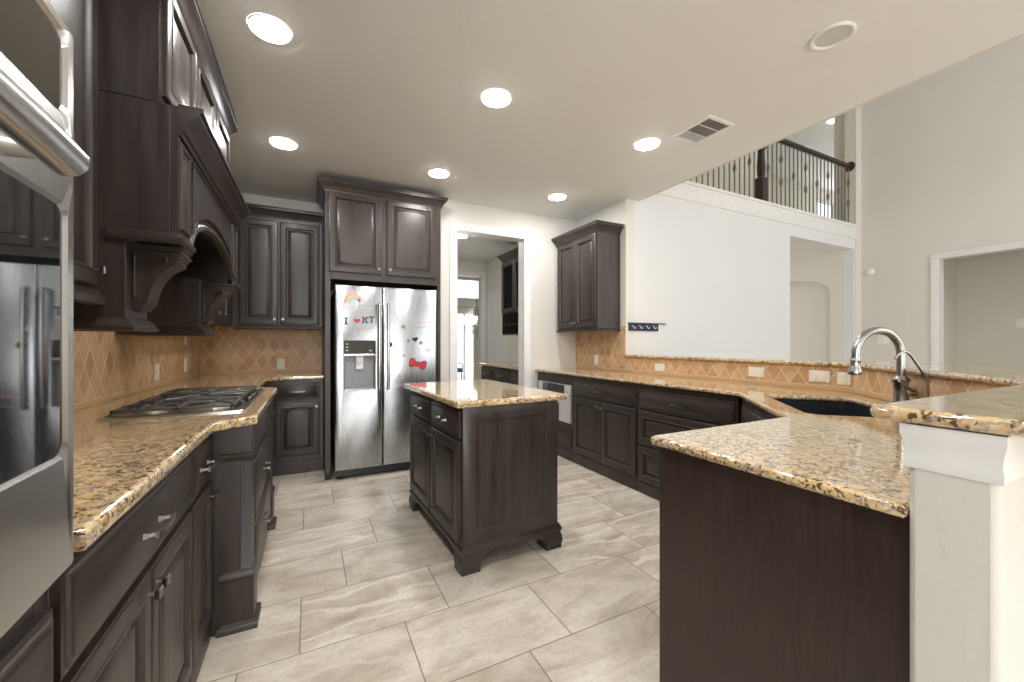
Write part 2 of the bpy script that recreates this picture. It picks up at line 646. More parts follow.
def cabinet(name, label, loc, rotz, w, depth, z0, z1, fronts, group=None, board=True):
    t = thing(name, label, 'cabinet', loc, rotz, group)
    MB().box(0, w, 0, depth, z0, z1).build('carcass', WD, t, .002)
    if board and z0 == 0:
        MB().panel(0, w, 0, .095, [(0, 0), (0, .004), (.006, .009), (.010, .010)], -.0005).build('base_board', WDH, t)
    for f in fronts:
        front(t, *f)
    return t


FX, FNY, FNX = R(90), 0.0, R(-90)       # facing +X, facing -Y, facing -X


# ================================================================== THE SETTING
def wall(name, axis, a0, a1, t0, t1, z0, z1, m, holes=()):
    """Wall along an axis with rectangular openings (a, b, zlow, zhigh)."""
    b = MB()

    def put(p, q, r, s):
        if q - p > 1e-4 and s - r > 1e-4:
            b.box(p, q, t0, t1, r, s) if axis == 'x' else b.box(t0, t1, p, q, r, s)
    cuts = sorted({a0, a1} | {h[0] for h in holes} | {h[1] for h in holes})
    for p, q in zip(cuts[:-1], cuts[1:]):
        z = z0
        for h in sorted((h for h in holes if h[0] <= p + 1e-6 and h[1] >= q - 1e-6), key=lambda h: h[2]):
            put(p, q, z, h[2])
            z = h[3]
        put(p, q, z, z1)
    return struct(b.build(name, m))


CH = 2.74
WL = -0.95          # left wall face
WR = 2.98           # right wall face
YB = 4.87           # wall behind the fridge
YD = 4.12           # wall with the pantry doorway
YW = 3.24           # great-room white wall

struct(MB().box(-1.2, 14.5, -4.3, 14.5, -.08, 0).build('floor', FL))
struct(MB().box(-1.2, 3.13, -4.1, 7.0, CH, CH + .30).build('ceiling', PC))
struct(MB().box(3.13, 14.5, -4.1, YW + .0, 5.80, 5.9).build('ceiling_great_room', PC))
struct(MB().box(3.13, 14.5, YW, 6.3, 5.50, 5.8).build('ceiling_upper_hall', PC))

wall('wall_left', 'y', -4.1, 5.0, WL - .15, WL, 0, CH, PW, [(-3.6, -.6, .04, 2.40)])
wall('wall_back', 'x', WL, 1.27, YB, YB + .12, 0, CH, PW)
struct(MB().box(1.19, 1.27, YD, YB, 0, CH).build('wall_back_return', PW))
wall('wall_doorway', 'x', 1.27, WR, YD, YD + .13, 0, CH, PW, [(1.40, 2.255, 0, 2.45)])
wall('wall_right', 'y', YW, 6.95, WR, WR + .12, 0, CH, PW)
wall('wall_rear', 'x', -.95, 8.05, -4.1, -3.95, 0, 5.8, PW, [(-.8, .7, .45, 2.45), (3.7, 7.5, .5, 2.5), (3.7, 7.5, 3.35, 5.25)])
# casing round the pantry doorway
b = MB()
pr = [(0, YD), (0, YD - .012), (.02, YD - .018), (.07, YD - .022), (.085, YD - .022), (.09, YD)]
for s, xa in ((-1, 1.42), (1, 2.235)):
    b.rings([[(xa + s * o, y, z) for o, y in pr] for z in (0, 2.43 + .0)])
b.rings([[(x, y, 2.43 + o) for o, y in pr] for x in (1.42 - .09, 2.235 + .09)])
b.box(1.399, 1.42, YD - .005, YD + .135, 0, 2.43).box(2.235, 2.256, YD - .005, YD + .135, 0, 2.43).box(1.399, 2.256, YD - .005, YD + .135, 2.43, 2.451)
struct(b.build('trim_1', PT))

# ---- pantry passage and dining room seen through the doorway
wall('wall_pantry_left', 'y', YD + .13, 6.95, 1.275, 1.35, 0, CH, PW)
wall('wall_pantry_back', 'x', 1.275, 5.6, 6.95, 7.07, 0, CH, PW, [(1.55, 2.86, 0, 2.45)])
b = MB()
b.box(1.46, 1.55, 6.925, 6.95, 0, 2.54).box(2.86, 2.95, 6.925, 6.95, 0, 2.54).box(1.55, 2.86, 6.925, 6.95, 2.45, 2.54)
struct(b.build('trim_2', PT, None, .004))
b = MB()
b.box(WR - .02, WR, 6.05, 6.14, 0, 2.16).box(WR - .02, WR, 6.78, 6.87, 0, 2.16).box(WR - .02, WR, 6.14, 6.78, 2.07, 2.16)
struct(b.build('trim_3', PT, None, .004))
d = struct(MB().panel(0, .64, 0, 2.07, [(0, 0), (0, .010), (.11, .010), (.12, .004), (.13, .004), (.15, .008)]).build('door_1', PT, None, 0, (WR - .004, 6.78, .0), FNX))
wall('wall_dining_far', 'x', 1.0, 7.5, 10.5, 10.65, 0, 3.2, PW, [(3.15, 4.55, .05, 2.08), (3.15, 4.55, 2.42, 3.02)])
wall('wall_dining_left', 'y', 7.07, 10.5, .9, 1.0, 0, 3.2, PW)
wall('wall_dining_right', 'y', 7.07, 10.5, 7.5, 7.6, 0, 3.2, PW)
struct(MB().box(.9, 7.6, 7.0, 10.65, 3.2, 3.3).build('ceiling_dining', PC))


def window(name, x0, x1, y, z0, z1, nx=1, nz=1):
    b = MB()
    w = .05
    b.box(x0, x1, y, y + .06, z0, z0 + w).box(x0, x1, y, y + .06, z1 - w, z1).box(x0, x0 + w, y, y + .06, z0, z1).box(x1 - w, x1, y, y + .06, z0, z1)
    for i in range(1, nx):
        x = x0 + (x1 - x0) * i / nx
        b.box(x - .02, x + .02, y + .01, y + .05, z0, z1)
    for i in range(1, nz):
        z = z0 + (z1 - z0) * i / nz
        b.box(x0, x1, y + .01, y + .05, z - .02, z + .02)
    o = struct(b.build(name, PT))
    MB().box(x0 + .03, x1 - .03, y + .027, y + .033, z0 + .03, z1 - .03).build('glass_pane', GL, o)
    return o


window('window_1', 3.15, 4.55, 10.53, .05, 2.08, 2, 1)
window('window_2', 3.15, 4.55, 10.53, 2.42, 3.02)
window('window_added_breakfast', -.8, .7, -4.05, .45, 2.45, 2, 2)  # unseen window added behind the camera for its daylight
b = MB()
for y in (-3.6, -2.12, -.66):
    b.box(WL - .10, WL - .04, y, y + .06 if y > -3.5 else y + .06, .04, 2.40)
b.box(WL - .10, WL - .04, -3.6, -.6, .04, .12).box(WL - .10, WL - .04, -3.6, -.6, 2.32, 2.40)
o = struct(b.build('door_added_patio', PT))  # unseen patio door, added as an opening for its area lamp
MB().box(WL - .073, WL - .067, -3.56, -.64, .10, 2.34).build('glass_pane', GL, o)
window('window_added_hall', 6.2, 7.5, 6.52, .1, 2.3, 2, 3)  # hall end window added to let light into the alcove
window('window_added_great_room_low', 3.7, 7.5, -4.05, .5, 2.5, 3, 2)  # unseen, added for the lower great-room daylight
window('window_added_great_room_high', 3.7, 7.5, -4.05, 3.35, 5.25, 3, 1)  # unseen, added for the upper great-room daylight

# ---- great room
GX = 7.90
wall('wall_great_room_white', 'x', WR + .12, GX, YW, YW + .13, 0, 2.90, PB, [(5.96, 7.70, 0, 2.71)])
wall('wall_great_room_right', 'y', -4.1, 3.60, GX, GX + .14, 0, 5.8, PW, [(.18, 2.35, 0, 2.42)])
b = MB()
pr = [(0, 0), (0, .012), (.02, .018), (.07, .022), (.085, .022), (.09, 0)]
b.rings([[(GX - y, 2.33 + o, z) for o, y in pr] for z in (0, 2.40)])
b.rings([[(GX - y, yy, 2.40 + o) for o, y in pr] for yy in (.11, 2.42)])
b.rings([[(GX - y, .2 - o, z) for o, y in pr] for z in (0, 2.40)])
b.box(GX - .004, GX + .145, 2.33, 2.351, 0, 2.40).box(GX - .004, GX + .145, .18, 2.351, 2.40, 2.421)
struct(b.build('trim_4', PT))
# side room past that opening
wall('wall_side_room_far', 'y', -.6, 2.60, 9.02, 9.12, 0, 3.0, PG)
wall('wall_side_room_side', 'x', GX + .14, 9.02, 2.47, 2.57, 0, 3.0, PG)
wall('wall_side_room_near', 'x', GX + .14, 9.02, -.7, -.6, 0, 3.0, PG)
struct(MB().box(GX + .14, 9.12, -.7, 2.6, 2.75, 2.85).build('ceiling_side_room', PC))
# hall under the balcony with an arched niche
wall('wall_hall_left', 'y', YW + .13, 6.5, 5.84, 5.96, 0, 2.72, PW)
wall('wall_hall_end', 'x', 5.84, 7.9, 6.5, 6.6, 0, 2.72, PW, [(6.2, 7.5, .1, 2.3)])  # opening added here so the hall gets light
arch = [(4.70, 0), (4.70, 2.05)] + [(4.13 + .57 * math.cos(R(a)), 2.05 + .27 * math.sin(R(a))) for a in range(12, 180, 12)] + [(3.56, 2.05), (3.56, 0)]
b = MB()
pts_o = [(YW + .13, 0), (YW + .13, 2.72), (6.5, 2.72), (6.5, 0)]
# wall with an arched opening, as one ring of quads from arch line to outer rectangle
ring_o = [(4.70 if i == 0 else 4.13 + 1.0 * 0, 0) for i in range(0)]
b.box(7.70, 7.90, 4.70, 6.5, 0, 2.72).box(7.70, 7.90, YW + .13, 3.56, 0, 2.72)
up = [(y, z) for y, z in arch[1:-1]]
b.slab_x(up + [(3.56, 2.72), (4.70, 2.72)], 7.70, 7.90)
b.box(7.86, 7.90, 3.56, 4.70, 0, 2.4)
struct(b.build('wall_hall_right', PW))
# upper floor edge, its white fascia, and the hall up there
struct(MB().box(3.13, 14.5, YW + .005, 6.2, 2.72, 3.06).build('floor_upper_hall', PW))
b = MB()
b.box(3.13, 7.75, YW - .018, YW + .02, 2.885, 3.05).box(3.13, 7.75, YW - .032, YW + .14, 3.05, 3.085)
b.rings([[(x, YW - o, z) for o, z in ((0, 2.865), (.010, 2.868), (.016, 2.88), (.020, 2.90), (0, 2.90))] for x in (3.13, 7.75)])
struct(b.build('trim_5', PT))
struct(MB().box(7.74, GX, YW - .012, YW + .14, 0, 5.8).build('trim_6', PW))
wall('wall_upper_hall_near', 'x', 3.13, 7.35, 4.45, 4.57, 3.06, 5.5, PG)
wall('wall_upper_hall_side', 'y', 4.57, 6.1, 7.25, 7.35, 3.06, 5.5, PG)
wall('wall_upper_hall_far', 'x', 7.35, 14.5, 6.1, 6.2, 3.06, 5.5, PG, [(12.45, 13.45, 3.06, 5.2)])
wall('wall_upper_hall_left', 'y', YW, 4.6, 3.13, 3.2, 3.06, 5.5, PG)
wall('wall_upper_hall_front', 'x', GX + .14, 14.5, 3.46, 3.6, 3.06, 5.5, PG)
struct(MB().box(3.13, 3.16, -4.0, YW, CH, 5.8).build('wall_above_kitchen', PW))
window('window_6', 12.45, 13.45, 6.12, 3.06, 5.2, 1, 2)

# ---- half wall under the raised bar
HI = [(WR, YW), (WR, 1.25), (2.068, .338), (.998, .338)]
HO = [(.998, .223), (2.123, .223), (3.10, 1.20), (3.10, YW)]
struct(MB().prism(HI + HO, 0, 1.071).build('wall_bar', PH, None, .012))
b = MB()
cap = [(0, .990), (.003, .990), (.004, .995), (.004, 1.006), (.002, 1.014), (.003, 1.030), (.006, 1.046), (.008, 1.053), (.008, 1.070), (0, 1.070)]
b.sweep([(1.12, .338), (.998, .338), (.998, .223), (2.123, .223)], cap, side=1)
struct(b.build('trim_7', PT))
b = MB().sweep([(.998, .223), (2.123, .223), (3.10, 1.20)], [(0, 0), (.014, 0), (.014, .11), (.008, .125), (0, .13)], side=1)
struct(b.build('baseboard_bar', PT))
struct(MB().box(1.275, 1.325, YD - .014, YD - .001, 0, .13).build('baseboard_back', PT))

# ---- diamond tile on the kitchen walls
struct(MB().box(WL, WL + .008, .92, YB, .914, 1.44).build('wall_backsplash_left', BSY), 'tan diamond tile backsplash along the cooktop wall', 'backsplash')
struct(MB().box(WL + .008, .12, YB - .008, YB, .914, 1.40).build('wall_backsplash_back', BSX), 'tan diamond tile backsplash on the back wall left of the fridge', 'backsplash')
struct(MB().box(WR - .008, WR, YW, YD, .914, 1.40).box(WR - .008, WR, 1.25, YW, .914, 1.0715).build('wall_backsplash_right', BSY), 'tan diamond tile backsplash behind the sink counter', 'backsplash')
o = struct(MB().box(0, 1.277, -.008, 0, .914, 1.0715).build('wall_backsplash_corner', BSX, None, 0, (WR, 1.25, 0), R(225)), 'tan diamond tile behind the kitchen faucet', 'backsplash')
struct(MB().box(1.12, 2.066, .338, .346, .914, 1.0715).build('wall_backsplash_peninsula', BSX), 'tan diamond tile on the peninsula side of the raised bar', 'backsplash')


def adopt(o, t):
    """Parent an object that was built in room coordinates."""
    o.parent = t
    o.matrix_parent_inverse = (Matrix.Translation(t.location) @ Matrix.Rotation(t.rotation_euler.z, 4, 'Z')).inverted()
    return o


# ================================================================== COOKTOP SIDE (left wall)
# ---- tall oven cabinet with the wall oven
t = thing('oven_cabinet', 'tall dark wood cabinet framing the steel wall oven', 'cabinet', (-.37, .05, 0), FX)
W_ = .85
b = MB()
b.box(0, .035, 0, .575, 0, 2.62).box(W_ - .035, W_, 0, .575, 0, 2.62).box(.035, W_ - .035, 0, .575, 0, .86).box(.035, W_ - .035, 0, .575, 1.712, 2.62).box(.035, W_ - .035, .555, .575, .86, 1.712)
b.build('carcass', WD, t, .002)
front(t, 'drawer', .02, W_ - .012, .11, .455, 'p')
front(t, 'drawer', .02, W_ - .012, .47, .805, 'p')
front(t, 'door', .02, W_ / 2 - .004, 1.76, 2.57, 'rb')
front(t, 'door', W_ / 2 + .004, W_ - .012, 1.76, 2.57, 'lb')
MB().panel(0, W_, 0, .095, [(0, 0), (0, .008), (.01, .012)]).build('base_board', WDH, t)
MB().sweep([(-.001, .3), (-.001, 0), (W_, 0)], crown_prof(2.575), side=1).build('crown_molding', WDH, t)

t = thing('built_in_oven', 'stainless steel double wall oven with thick bar handle at far left', 'oven', (-.37 + .79 * math.sin(R(3)), .877 - .79 * math.cos(R(3)), .865), R(93))
OW = .79
b = MB().box(.045, OW - .012, .004, .50, .004, .842)
b.build('oven_body', BK, t)


def oven_door(name, z0, z1, gz0, gz1, gx=.030):
    b = MB()
    rg = []
    for ins, out, k in ((0, 0, 0), (0, .033, 0), (.006, .040, 0)):
        rg.append([(x * 1.0, -out, z) for x, z in [(p[0] + OW / 2, p[1] + (z0 + z1) / 2) for p in rounded(0, 0, OW - 2 * ins, z1 - z0 - 2 * ins, .006)]])
    w, h, cz = OW - 2 * gx, gz1 - gz0, (gz0 + gz1) / 2
    for e, out in ((.006, .040), (0, .034)):
        rg.append([(p[0] + OW / 2, -out, p[1] + cz) for p in rounded(0, 0, w + 2 * e, h + 2 * e, .022)])
    b.rings(rg)
    d = b.build(name, STV, t)
    g = MB().rings([[(p[0] + OW / 2, -y, p[1] + cz) for p in rounded(0, 0, w - .001, h - .001, .022)] for y in (.028, .0355)])
    g.build('oven_window', BG, d)
    return d


od = oven_door('oven_door', .006, .622, .188, .560)
b = MB()
hz, hy = .590, -.084
pts = [(.165 + (OW - .33) * i / 12, hy - .004 * math.sin(PI * i / 12), hz) for i in range(13)]
b.tube([(.159, hy, hz)] + pts + [(OW - .159, hy, hz)], [.017] + [.0220] * 13 + [.017], 20)
for x in (.195, OW - .195):
    b.tube([(x, hy, hz), (x, -.040, hz)], [.013, .017], 14)
b.build('handle', ST, od)
ud = oven_door('microwave_door', .634, .842, .700, .818)

# ---- base cabinets
cabinet('base_cabinet', 'dark base cabinet with wide drawer over two doors beside the oven', (-.37, .905, 0), FX, .80, .578, 0, .874, [
    ('drawer', .006, .794, .672, .850, 'p'), ('door', .006, .397, .112, .655, 'rt'), ('door', .403, .794, .112, .655, 'lt')])
cabinet('base_cabinet', 'narrow dark base cabinet with one drawer and one door before the cooktop post', (-.37, 1.710, 0), FX, .306, .578, 0, .874, [
    ('drawer', .006, .298, .672, .850, 'p'), ('door', .006, .298, .112, .655, 'rt')])

t = thing('cooktop_cabinet', 'dark projecting base cabinet with corner posts and drawers under the cooktop', 'cabinet', (-.24, 2.040, 0), FX)
CWD = 1.15
MB().box(.13, CWD - .13, 0, .70, 0, .874).box(.012, CWD - .012, .02, .70, 0, .874).build('carcass', WD, t, .002)
for x0, z0, z1, hw in ((.145, .690, .850, None), (.145, .405, .675, 'p'), (.145, .115, .390, 'p')):
    front(t, 'drawer', x0, CWD - .145, z0, z1, hw)
for x0 in (0, CWD - .13):
    b = MB()
    cx, cy, h = x0 + .065, .030, .052

    def ring(e, z):
        return [(cx - h - e, cy - h - e, z), (cx + h + e, cy - h - e, z), (cx + h + e, cy + h + e, z), (cx - h - e, cy + h + e, z)]
    b.rings([ring(e, z) for e, z in ((.022, 0), (.022, .020), (.016, .030), (.006, .036), (.006, .215), (.012, .222), (.012, .236), (.002, .250), (-.003, .262), (-.003, .715), (.004, .722), (.010, .738), (.010, .748), (0, .752), (0, .874))])
    p = b.build('post', WD, t)
cabinet('base_cabinet', 'dark corner base cabinet between the cooktop cabinet and the back wall', (-.37, 3.214, 0), FX, 1.04, .578, 0, .874, [
    ('drawer', .006, .50, .672, .850, 'p'), ('door', .006, .50, .112, .655, 'rt')])
t = cabinet('base_cabinet', 'dark base cabinet with drawer and door left of the fridge', (-.365, 4.27, 0), FNY, .49, .598, 0, .874, [
    ('drawer', .085, .455, .690, .845, 'p'), ('door', .085, .455, .165, .672, 'rt')], board=False)
MB().box(0, .37, -.012, 0, 0, .075).box(0, .49, -.012, 0, .075, .12).box(.455, .49, -.012, 0, 0, .075).build('base_board', WDH, t, .002)

o = slab('countertop', [(-.945, .905), (-.325, .905), (-.325, 1.90), (-.195, 2.005), (-.195, 3.20), (-.325, 3.31), (-.325, 4.13), (-.235, 4.235), (.124, 4.235), (.124, 4.858), (-.945, 4.858)], [], .875, .915, GR)
tag(o, 'golden granite countertop running under the cooktop into the corner', 'countertop')

# ---- gas cooktop
t = thing('gas_cooktop', 'five burner gas cooktop with black grates on the left granite', 'cooktop', (-.50, 2.60, .9155))
hw_, hd_ = .245, .468
b = MB()
rg = [[(x, y, z) for x, y in rounded(0, 0, 2 * hw_ - 2 * i, 2 * hd_ - 2 * i, .02)] for i, z in ((0, 0), (0, .006), (.004, .009), (.014, .009), (.018, .005))]
b.rings(rg)
b.build('tray', ST, t)
for bx, by, r in ((-.12, -.30, .042), (.11, -.30, .048), (0, 0, .06), (-.12, .30, .048), (.11, .30, .036)):
    q = MB().lathe(bx, by, [(r + .016, .005), (r + .016, .010), (r, .011), (r, .017), (r - .006, .018)]).build('burner', BR, t)
    MB().lathe(bx, by, [(r - .004, .0175), (r - .002, .021), (r - .010, .024), (.004, .025)]).build('burner_cap', IR, q)
for gy in (-.30, 0, .30):
    b = MB()
    x0, x1, y0, y1 = -.210, .200, gy - .145, gy + .145
    h0, h1 = .022, .033
    for y in (y0, y1 - .011):
        b.box(x0, x1, y, y + .011, h0, h1)
    for x in (x0, x1 - .011):
        b.box(x, x + .011, y0, y1, h0, h1)
    if gy:
        b.box(-.006, .006, y0, y1, h0, h1)
    cs = (-.12, .11) if gy else (0,)
    for cx in cs:
        for k in range(4 if gy else 8):
            a = k * PI / (2 if gy else 4) + (0 if gy else 0)
            r0 = .022 if gy else .035
            r1 = (.098 if k % 2 == 0 else .140) if gy else (.14 / max(abs(math.cos(a)), abs(math.sin(a)) * 1.0))
            p0 = Vector((cx + r0 * math.cos(a), gy + r0 * math.sin(a), .034))
            p1 = Vector((cx + r1 * math.cos(a), gy + r1 * math.sin(a), .029))
            b.tube([p0, p1], [.0045, .006], 6)
    for x in (x0 + .006, x1 - .006):
        for y in (y0 + .006, y1 - .006):
            b.tube([(x, y, .006), (x, y, .026)], [.008, .0055], 8)
    b.build('grate', IR, t, .001)
for i in range(5):
    MB().lathe(.222, -.12 + .06 * i, [(.016, .007), (.015, .022), (.011, .026), (.003, .027)], 16).build('knob', BK, t)

# ---- wooden range hood with posts and corbels
HY0, HY1, HX = 1.872, 3.198, -.43
t = thing('range_hood', 'large dark wood range hood with arched front and carved corbels', 'range hood', (-.95, 2.535, 1.28))
b = MB()
b.box(WL + .01, HX - .022, HY0, HY0 + .022, 1.60, 2.09).box(WL + .01, HX - .022, HY1 - .022, HY1, 1.60, 2.09).box(WL + .01, HX - .022, HY0 + .022, HY1 - .022, 2.07, 2.09).box(WL + .01, WL + .03, HY0 + .022, HY1 - .022, 1.60, 2.07)
adopt(b.build('hood_box', WD, None, .002), t)
ya, yb, rise, zs = 2.05, 3.02, .150, 1.600
ym = (ya + yb) / 2
arc = [(ym + (yb - ya) / 2 * math.cos(a), zs + rise * math.sin(a)) for a in [PI * i / 24 for i in range(25)]]
b = MB()
n = len(arc)
# the arched board as quad strips between the arch and the top edge
for i in range(n - 1):
    (y0, z0), (y1, z1) = arc[i], arc[i + 1]
    b.slab_x([(y0, z0), (y0, 2.09), (y1, 2.09), (y1, z1)], HX - .022, HX)
b.slab_x([(yb, zs), (HY1, zs), (HY1, 2.09), (yb, 2.09)], HX - .022, HX)
b.slab_x([(HY0, zs), (ya, zs), (ya, 2.09), (HY0, 2.09)], HX - .022, HX)
bmesh.ops.remove_doubles(b.bm, verts=b.bm.verts, dist=1e-5)
adopt(b.build('arched_front', WD), t)
# raised moulding that follows the arch, and the two side panels
b = MB()
for o_, x_ in ((.012, .010),):
    rg = []
    for i in range(n):
        a = PI * i / (n - 1)
        y, z = arc[i]
        ny, nz = math.cos(a) * rise, math.sin(a) * (yb - ya) / 2
        l_ = math.hypot(ny, nz)
        ny, nz = ny / l_, nz / l_
        rg.append([(HX, y + ny * .004, z + nz * .004), (HX + .012, y + ny * .008, z + nz * .008), (HX + .012, y + ny * .020, z + nz * .020), (HX + .006, y + ny * .028, z + nz * .028), (HX, y + ny * .032, z + nz * .032)])
    b.rings(rg)
adopt(b.build('arch_molding', WD), t)
for y0, y1 in ((HY0 + .015, 2.02), (3.05, HY1 - .015)):
    b = MB().panel(0, y1 - y0, 1.64, 1.965, [(0, 0), (0, .004), (.006, .010), (.016, .010), (.022, .003), (.035, .003), (.05, .008)])
    o = b.build('side_panel', WD, None, 0, (HX, y0, 0), FX)
    adopt(o, t)
b = MB()
rg = []
pl = [(2.06, 1.965)] + [(ym + (yb - ya) / 2 * 1.0 * math.cos(PI - a), zs + .055 + rise * math.sin(a)) for a in [PI * i / 16 for i in range(17)]] + [(3.01, 1.965)]
pc = (ym, 1.88)
for k, x_ in ((1, 0), (1, .008), (.965, .010), (.95, .004), (.90, .004), (.86, .009)):
    rg.append([(HX + x_, pc[0] + (y - pc[0]) * k, pc[1] + (z - pc[1]) * (k if z < pc[1] else (1 - (1 - k) * 3.2))) for y, z in pl])
b.rings(rg)
adopt(b.build('arched_panel', WD), t)
# crown shelf on the front
hp = [(0, 1.985), (.008, 1.985), (.012, 2.000), (.020, 2.004), (.024, 2.018), (.034, 2.040), (.050, 2.058), (.060, 2.064), (.064, 2.068), (.064, 2.078), (.076, 2.084), (.076, 2.100), (0, 2.100)]
adopt(MB().sweep([(HX, HY0), (HX, HY1)], hp, side=1).build('crown_molding', WDH), t)
bp = [(0, 1.582), (.012, 1.582), (.020, 1.590), (.020, 1.604), (.010, 1.612), (.004, 1.622), (0, 1.622)]
for pth in ([(-.62, HY0), (HX, HY0), (HX, ya - .01)], [(HX, yb + .01), (HX, HY1), (-.62, HY1)]):
    adopt(MB().sweep(pth, bp, side=1).build('bottom_molding', WDH), t)
b = MB().box(WL + .03, HX - .025, HY0 + .025, HY1 - .025, 1.78, 1.80)
lin = adopt(b.build('hood_liner', BK), t)
PXF = -.575
for y0, y1, cy in ((HY0, 2.085, 1.985), (2.945, HY1, 3.07)):
    b = MB().box(WL + .01, PXF, y0, y1, 1.30, 1.60)
    po = adopt(b.build('side_post', WD, None, .002), t)
    b = MB().sweep([(WL + .02, y0), (PXF, y0), (PXF, y1), (WL + .02, y1)], [(0, 1.265), (.028, 1.265), (.030, 1.275), (.022, 1.284), (.018, 1.298), (.006, 1.308), (0, 1.312)], side=1)
    b.box(WL + .02, PXF, y0, y1, 1.268, 1.305)
    adopt(b.build('post_molding', WDH), t)
    # scrolled corbel: side outline in x,z given thickness along y
    pr = [(PXF, 1.345), (PXF + .025, 1.340), (PXF + .030, 1.352), (PXF + .040, 1.362), (PXF + .046, 1.385), (PXF + .054, 1.420), (PXF + .070, 1.460), (PXF + .096, 1.494), (PXF + .128, 1.514), (PXF + .134, 1.520), (PXF + .134, 1.532), (PXF + .142, 1.540), (PXF + .142, 1.582), (PXF, 1.582)]
    b = MB().rings([[(x, cy - .058, z) for x, z in pr], [(x, cy + .058, z) for x, z in pr]])
    pin = [(PXF + .004, 1.375), (PXF + .024, 1.375), (PXF + .034, 1.43), (PXF + .060, 1.485), (PXF + .104, 1.523), (PXF + .104, 1.548), (PXF + .004, 1.548)]
    for s in (-1, 1):
        ctr = (PXF + .035, 1.49)
        b.rings([[(ctr[0] + (x - ctr[0]) * k, cy + s * yy, ctr[1] + (z - ctr[1]) * k) for x, z in pin] for k, yy in ((1, .0575), (1, .060), (.9, .063), (.82, .060))])
    b.sweep([(PXF, cy - .058), (PXF + .142, cy - .058), (PXF + .142, cy + .058), (PXF, cy + .058)], [(0, 1.545), (.008, 1.550), (.008, 1.556), (.003, 1.562), (.003, 1.568), (.010, 1.574), (.010, 1.582), (0, 1.582)], side=1)
    adopt(b.build('corbel', WD, None, .0015), t)

# ---- wall cabinets on the left wall
t = cabinet('upper_cabinet', 'tall dark wall cabinet between the wall oven and the range hood', (-.645, .925, 0), FX, .94, .293, 1.365, 2.62, [
    ('door', .012, .448, 1.410, 2.56, 'rb'), ('door', .456, .895, 1.410, 2.56, 'rb')])
MB().sweep([(0, .02), (0, 0), (.94, 0)], [(0, 1.345), (.012, 1.345), (.020, 1.352), (.020, 1.372), (.012, 1.382), (.006, 1.396), (0, 1.400)], side=-1 * -1).build('light_rail', WDH, t)
MB().sweep([(0, 0), (.94, 0)], crown_prof(2.572), side=1).build('crown_molding', WDH, t)
t = cabinet('upper_cabinet', 'row of short dark cabinets with crown above the range hood', (-.482, HY0, 0), FX, HY1 - HY0, .455, 2.0915, 2.62, [
    ('door', .018, .428, 2.125, 2.565, 'rb'), ('door', .446, .870, 2.125, 2.565, 'lb'), ('door', .888, 1.308, 2.125, 2.565, 'lb')])
MB().sweep([(0, .10), (0, 0), (HY1 - HY0, 0), (HY1 - HY0, .15)], crown_prof(2.572), side=1).build('crown_molding', WDH, t)
t = cabinet('upper_cabinet', 'dark wall cabinet in the left corner beyond the range hood', (-.645, 3.205, 0), FX, 1.33, .293, 1.377, 2.45, [
    ('door', .012, .50, 1.400, 2.40, 'rb'), ('door', .508, 1.0, 1.400, 2.40, 'lb')])
MB().sweep([(0, 0), (1.26, 0)], crown_prof(2.435), side=1).build('crown_molding', WDH, t)
# back wall
t = cabinet('upper_cabinet', 'two door dark wall cabinet on the back wall left of the fridge', (-.642, 4.54, 0), FNY, .765, .322, 1.377, 2.45, [
    ('door', .055, .372, 1.400, 2.405, 'rb'), ('door', .388, .735, 1.400, 2.405, 'lb')])
MB().sweep([(.06, 0), (.765, 0)], crown_prof(2.435), side=1).build('crown_molding', WDH, t)
MB().sweep([(.02, 0), (.765, 0)], [(0, 1.352), (.012, 1.352), (.016, 1.360), (.016, 1.377), (.006, 1.388), (0, 1.390)], side=1).build('light_rail', WDH, t)

# ---- fridge surround
t = thing('refrigerator_cabinet', 'dark wood surround with two doors over the stainless fridge', 'cabinet', (.128, 3.95, 0))
b = MB().box(0, .045, 0, .915, 0, 2.615).box(1.025, 1.060, 0, .915, 0, 2.615).box(.045, 1.025, 0, .915, 1.795, 2.615)
b.build('carcass', WD, t, .002)
front(t, 'door', .032, .482, 1.862, 2.580, 'rb')
front(t, 'door', .532, 1.000, 1.862, 2.580, 'lb')
MB().sweep([(0, .60), (0, 0), (1.060, 0), (1.060, .16)], crown_prof(2.578), side=1).build('crown_molding', WDH, t)
MB().panel(0, .045, 0, .10, [(0, 0), (0, .010), (.006, .014)]).build('base_board', WDH, t)

# ---- fridge
FYF = 3.845
t = thing('refrigerator', 'stainless side by side fridge with ice dispenser and stickers', 'refrigerator', (.204, FYF, 0))
FW = .913
MB().box(.006, FW - .006, .075, .88, .028, 1.715).build('fridge_body', m_plain('grey_fridge_side', (.17, .165, .16), .45), t, .004)
b = MB().box(.01, FW - .01, .045, .09, .028, .082)
for i in range(14):
    b.box(.04 + i * .06, .08 + i * .06, .040, .046, .040, .068)
b.build('toe_grille', BK, t)
for x in (.05, FW - .05):
    MB().lathe(x, .09, [(.022, 0), (.022, .012), (.012, .016), (.012, .03)], 14).build('foot', BK, t)
    MB().box(x - .04, x + .04, .055, .15, 1.715, 1.728).build('hinge_cover', BK, t, .003)


def fridge_door(x0, x1, hole=None):
    z0, z1 = .090, 1.735
    rg = []
    for ins, y in ((0, .068), (0, .012), (.004, .004), (.012, 0)):
        rg.append([(x0 + ins, y, z0 + ins), (x1 - ins, y, z0 + ins), (x1 - ins, y, z1 - ins), (x0 + ins, y, z1 - ins)])
    if hole:
        a, c, d, e = hole
        for ins, y in ((0, 0), (.006, .004), (.006, .048)):
            rg.append([(a + ins, y, d + ins), (c - ins, y, d + ins), (c - ins, y, e - ins), (a + ins, y, e - ins)])
    return MB().rings(rg).build('door', FST, t)


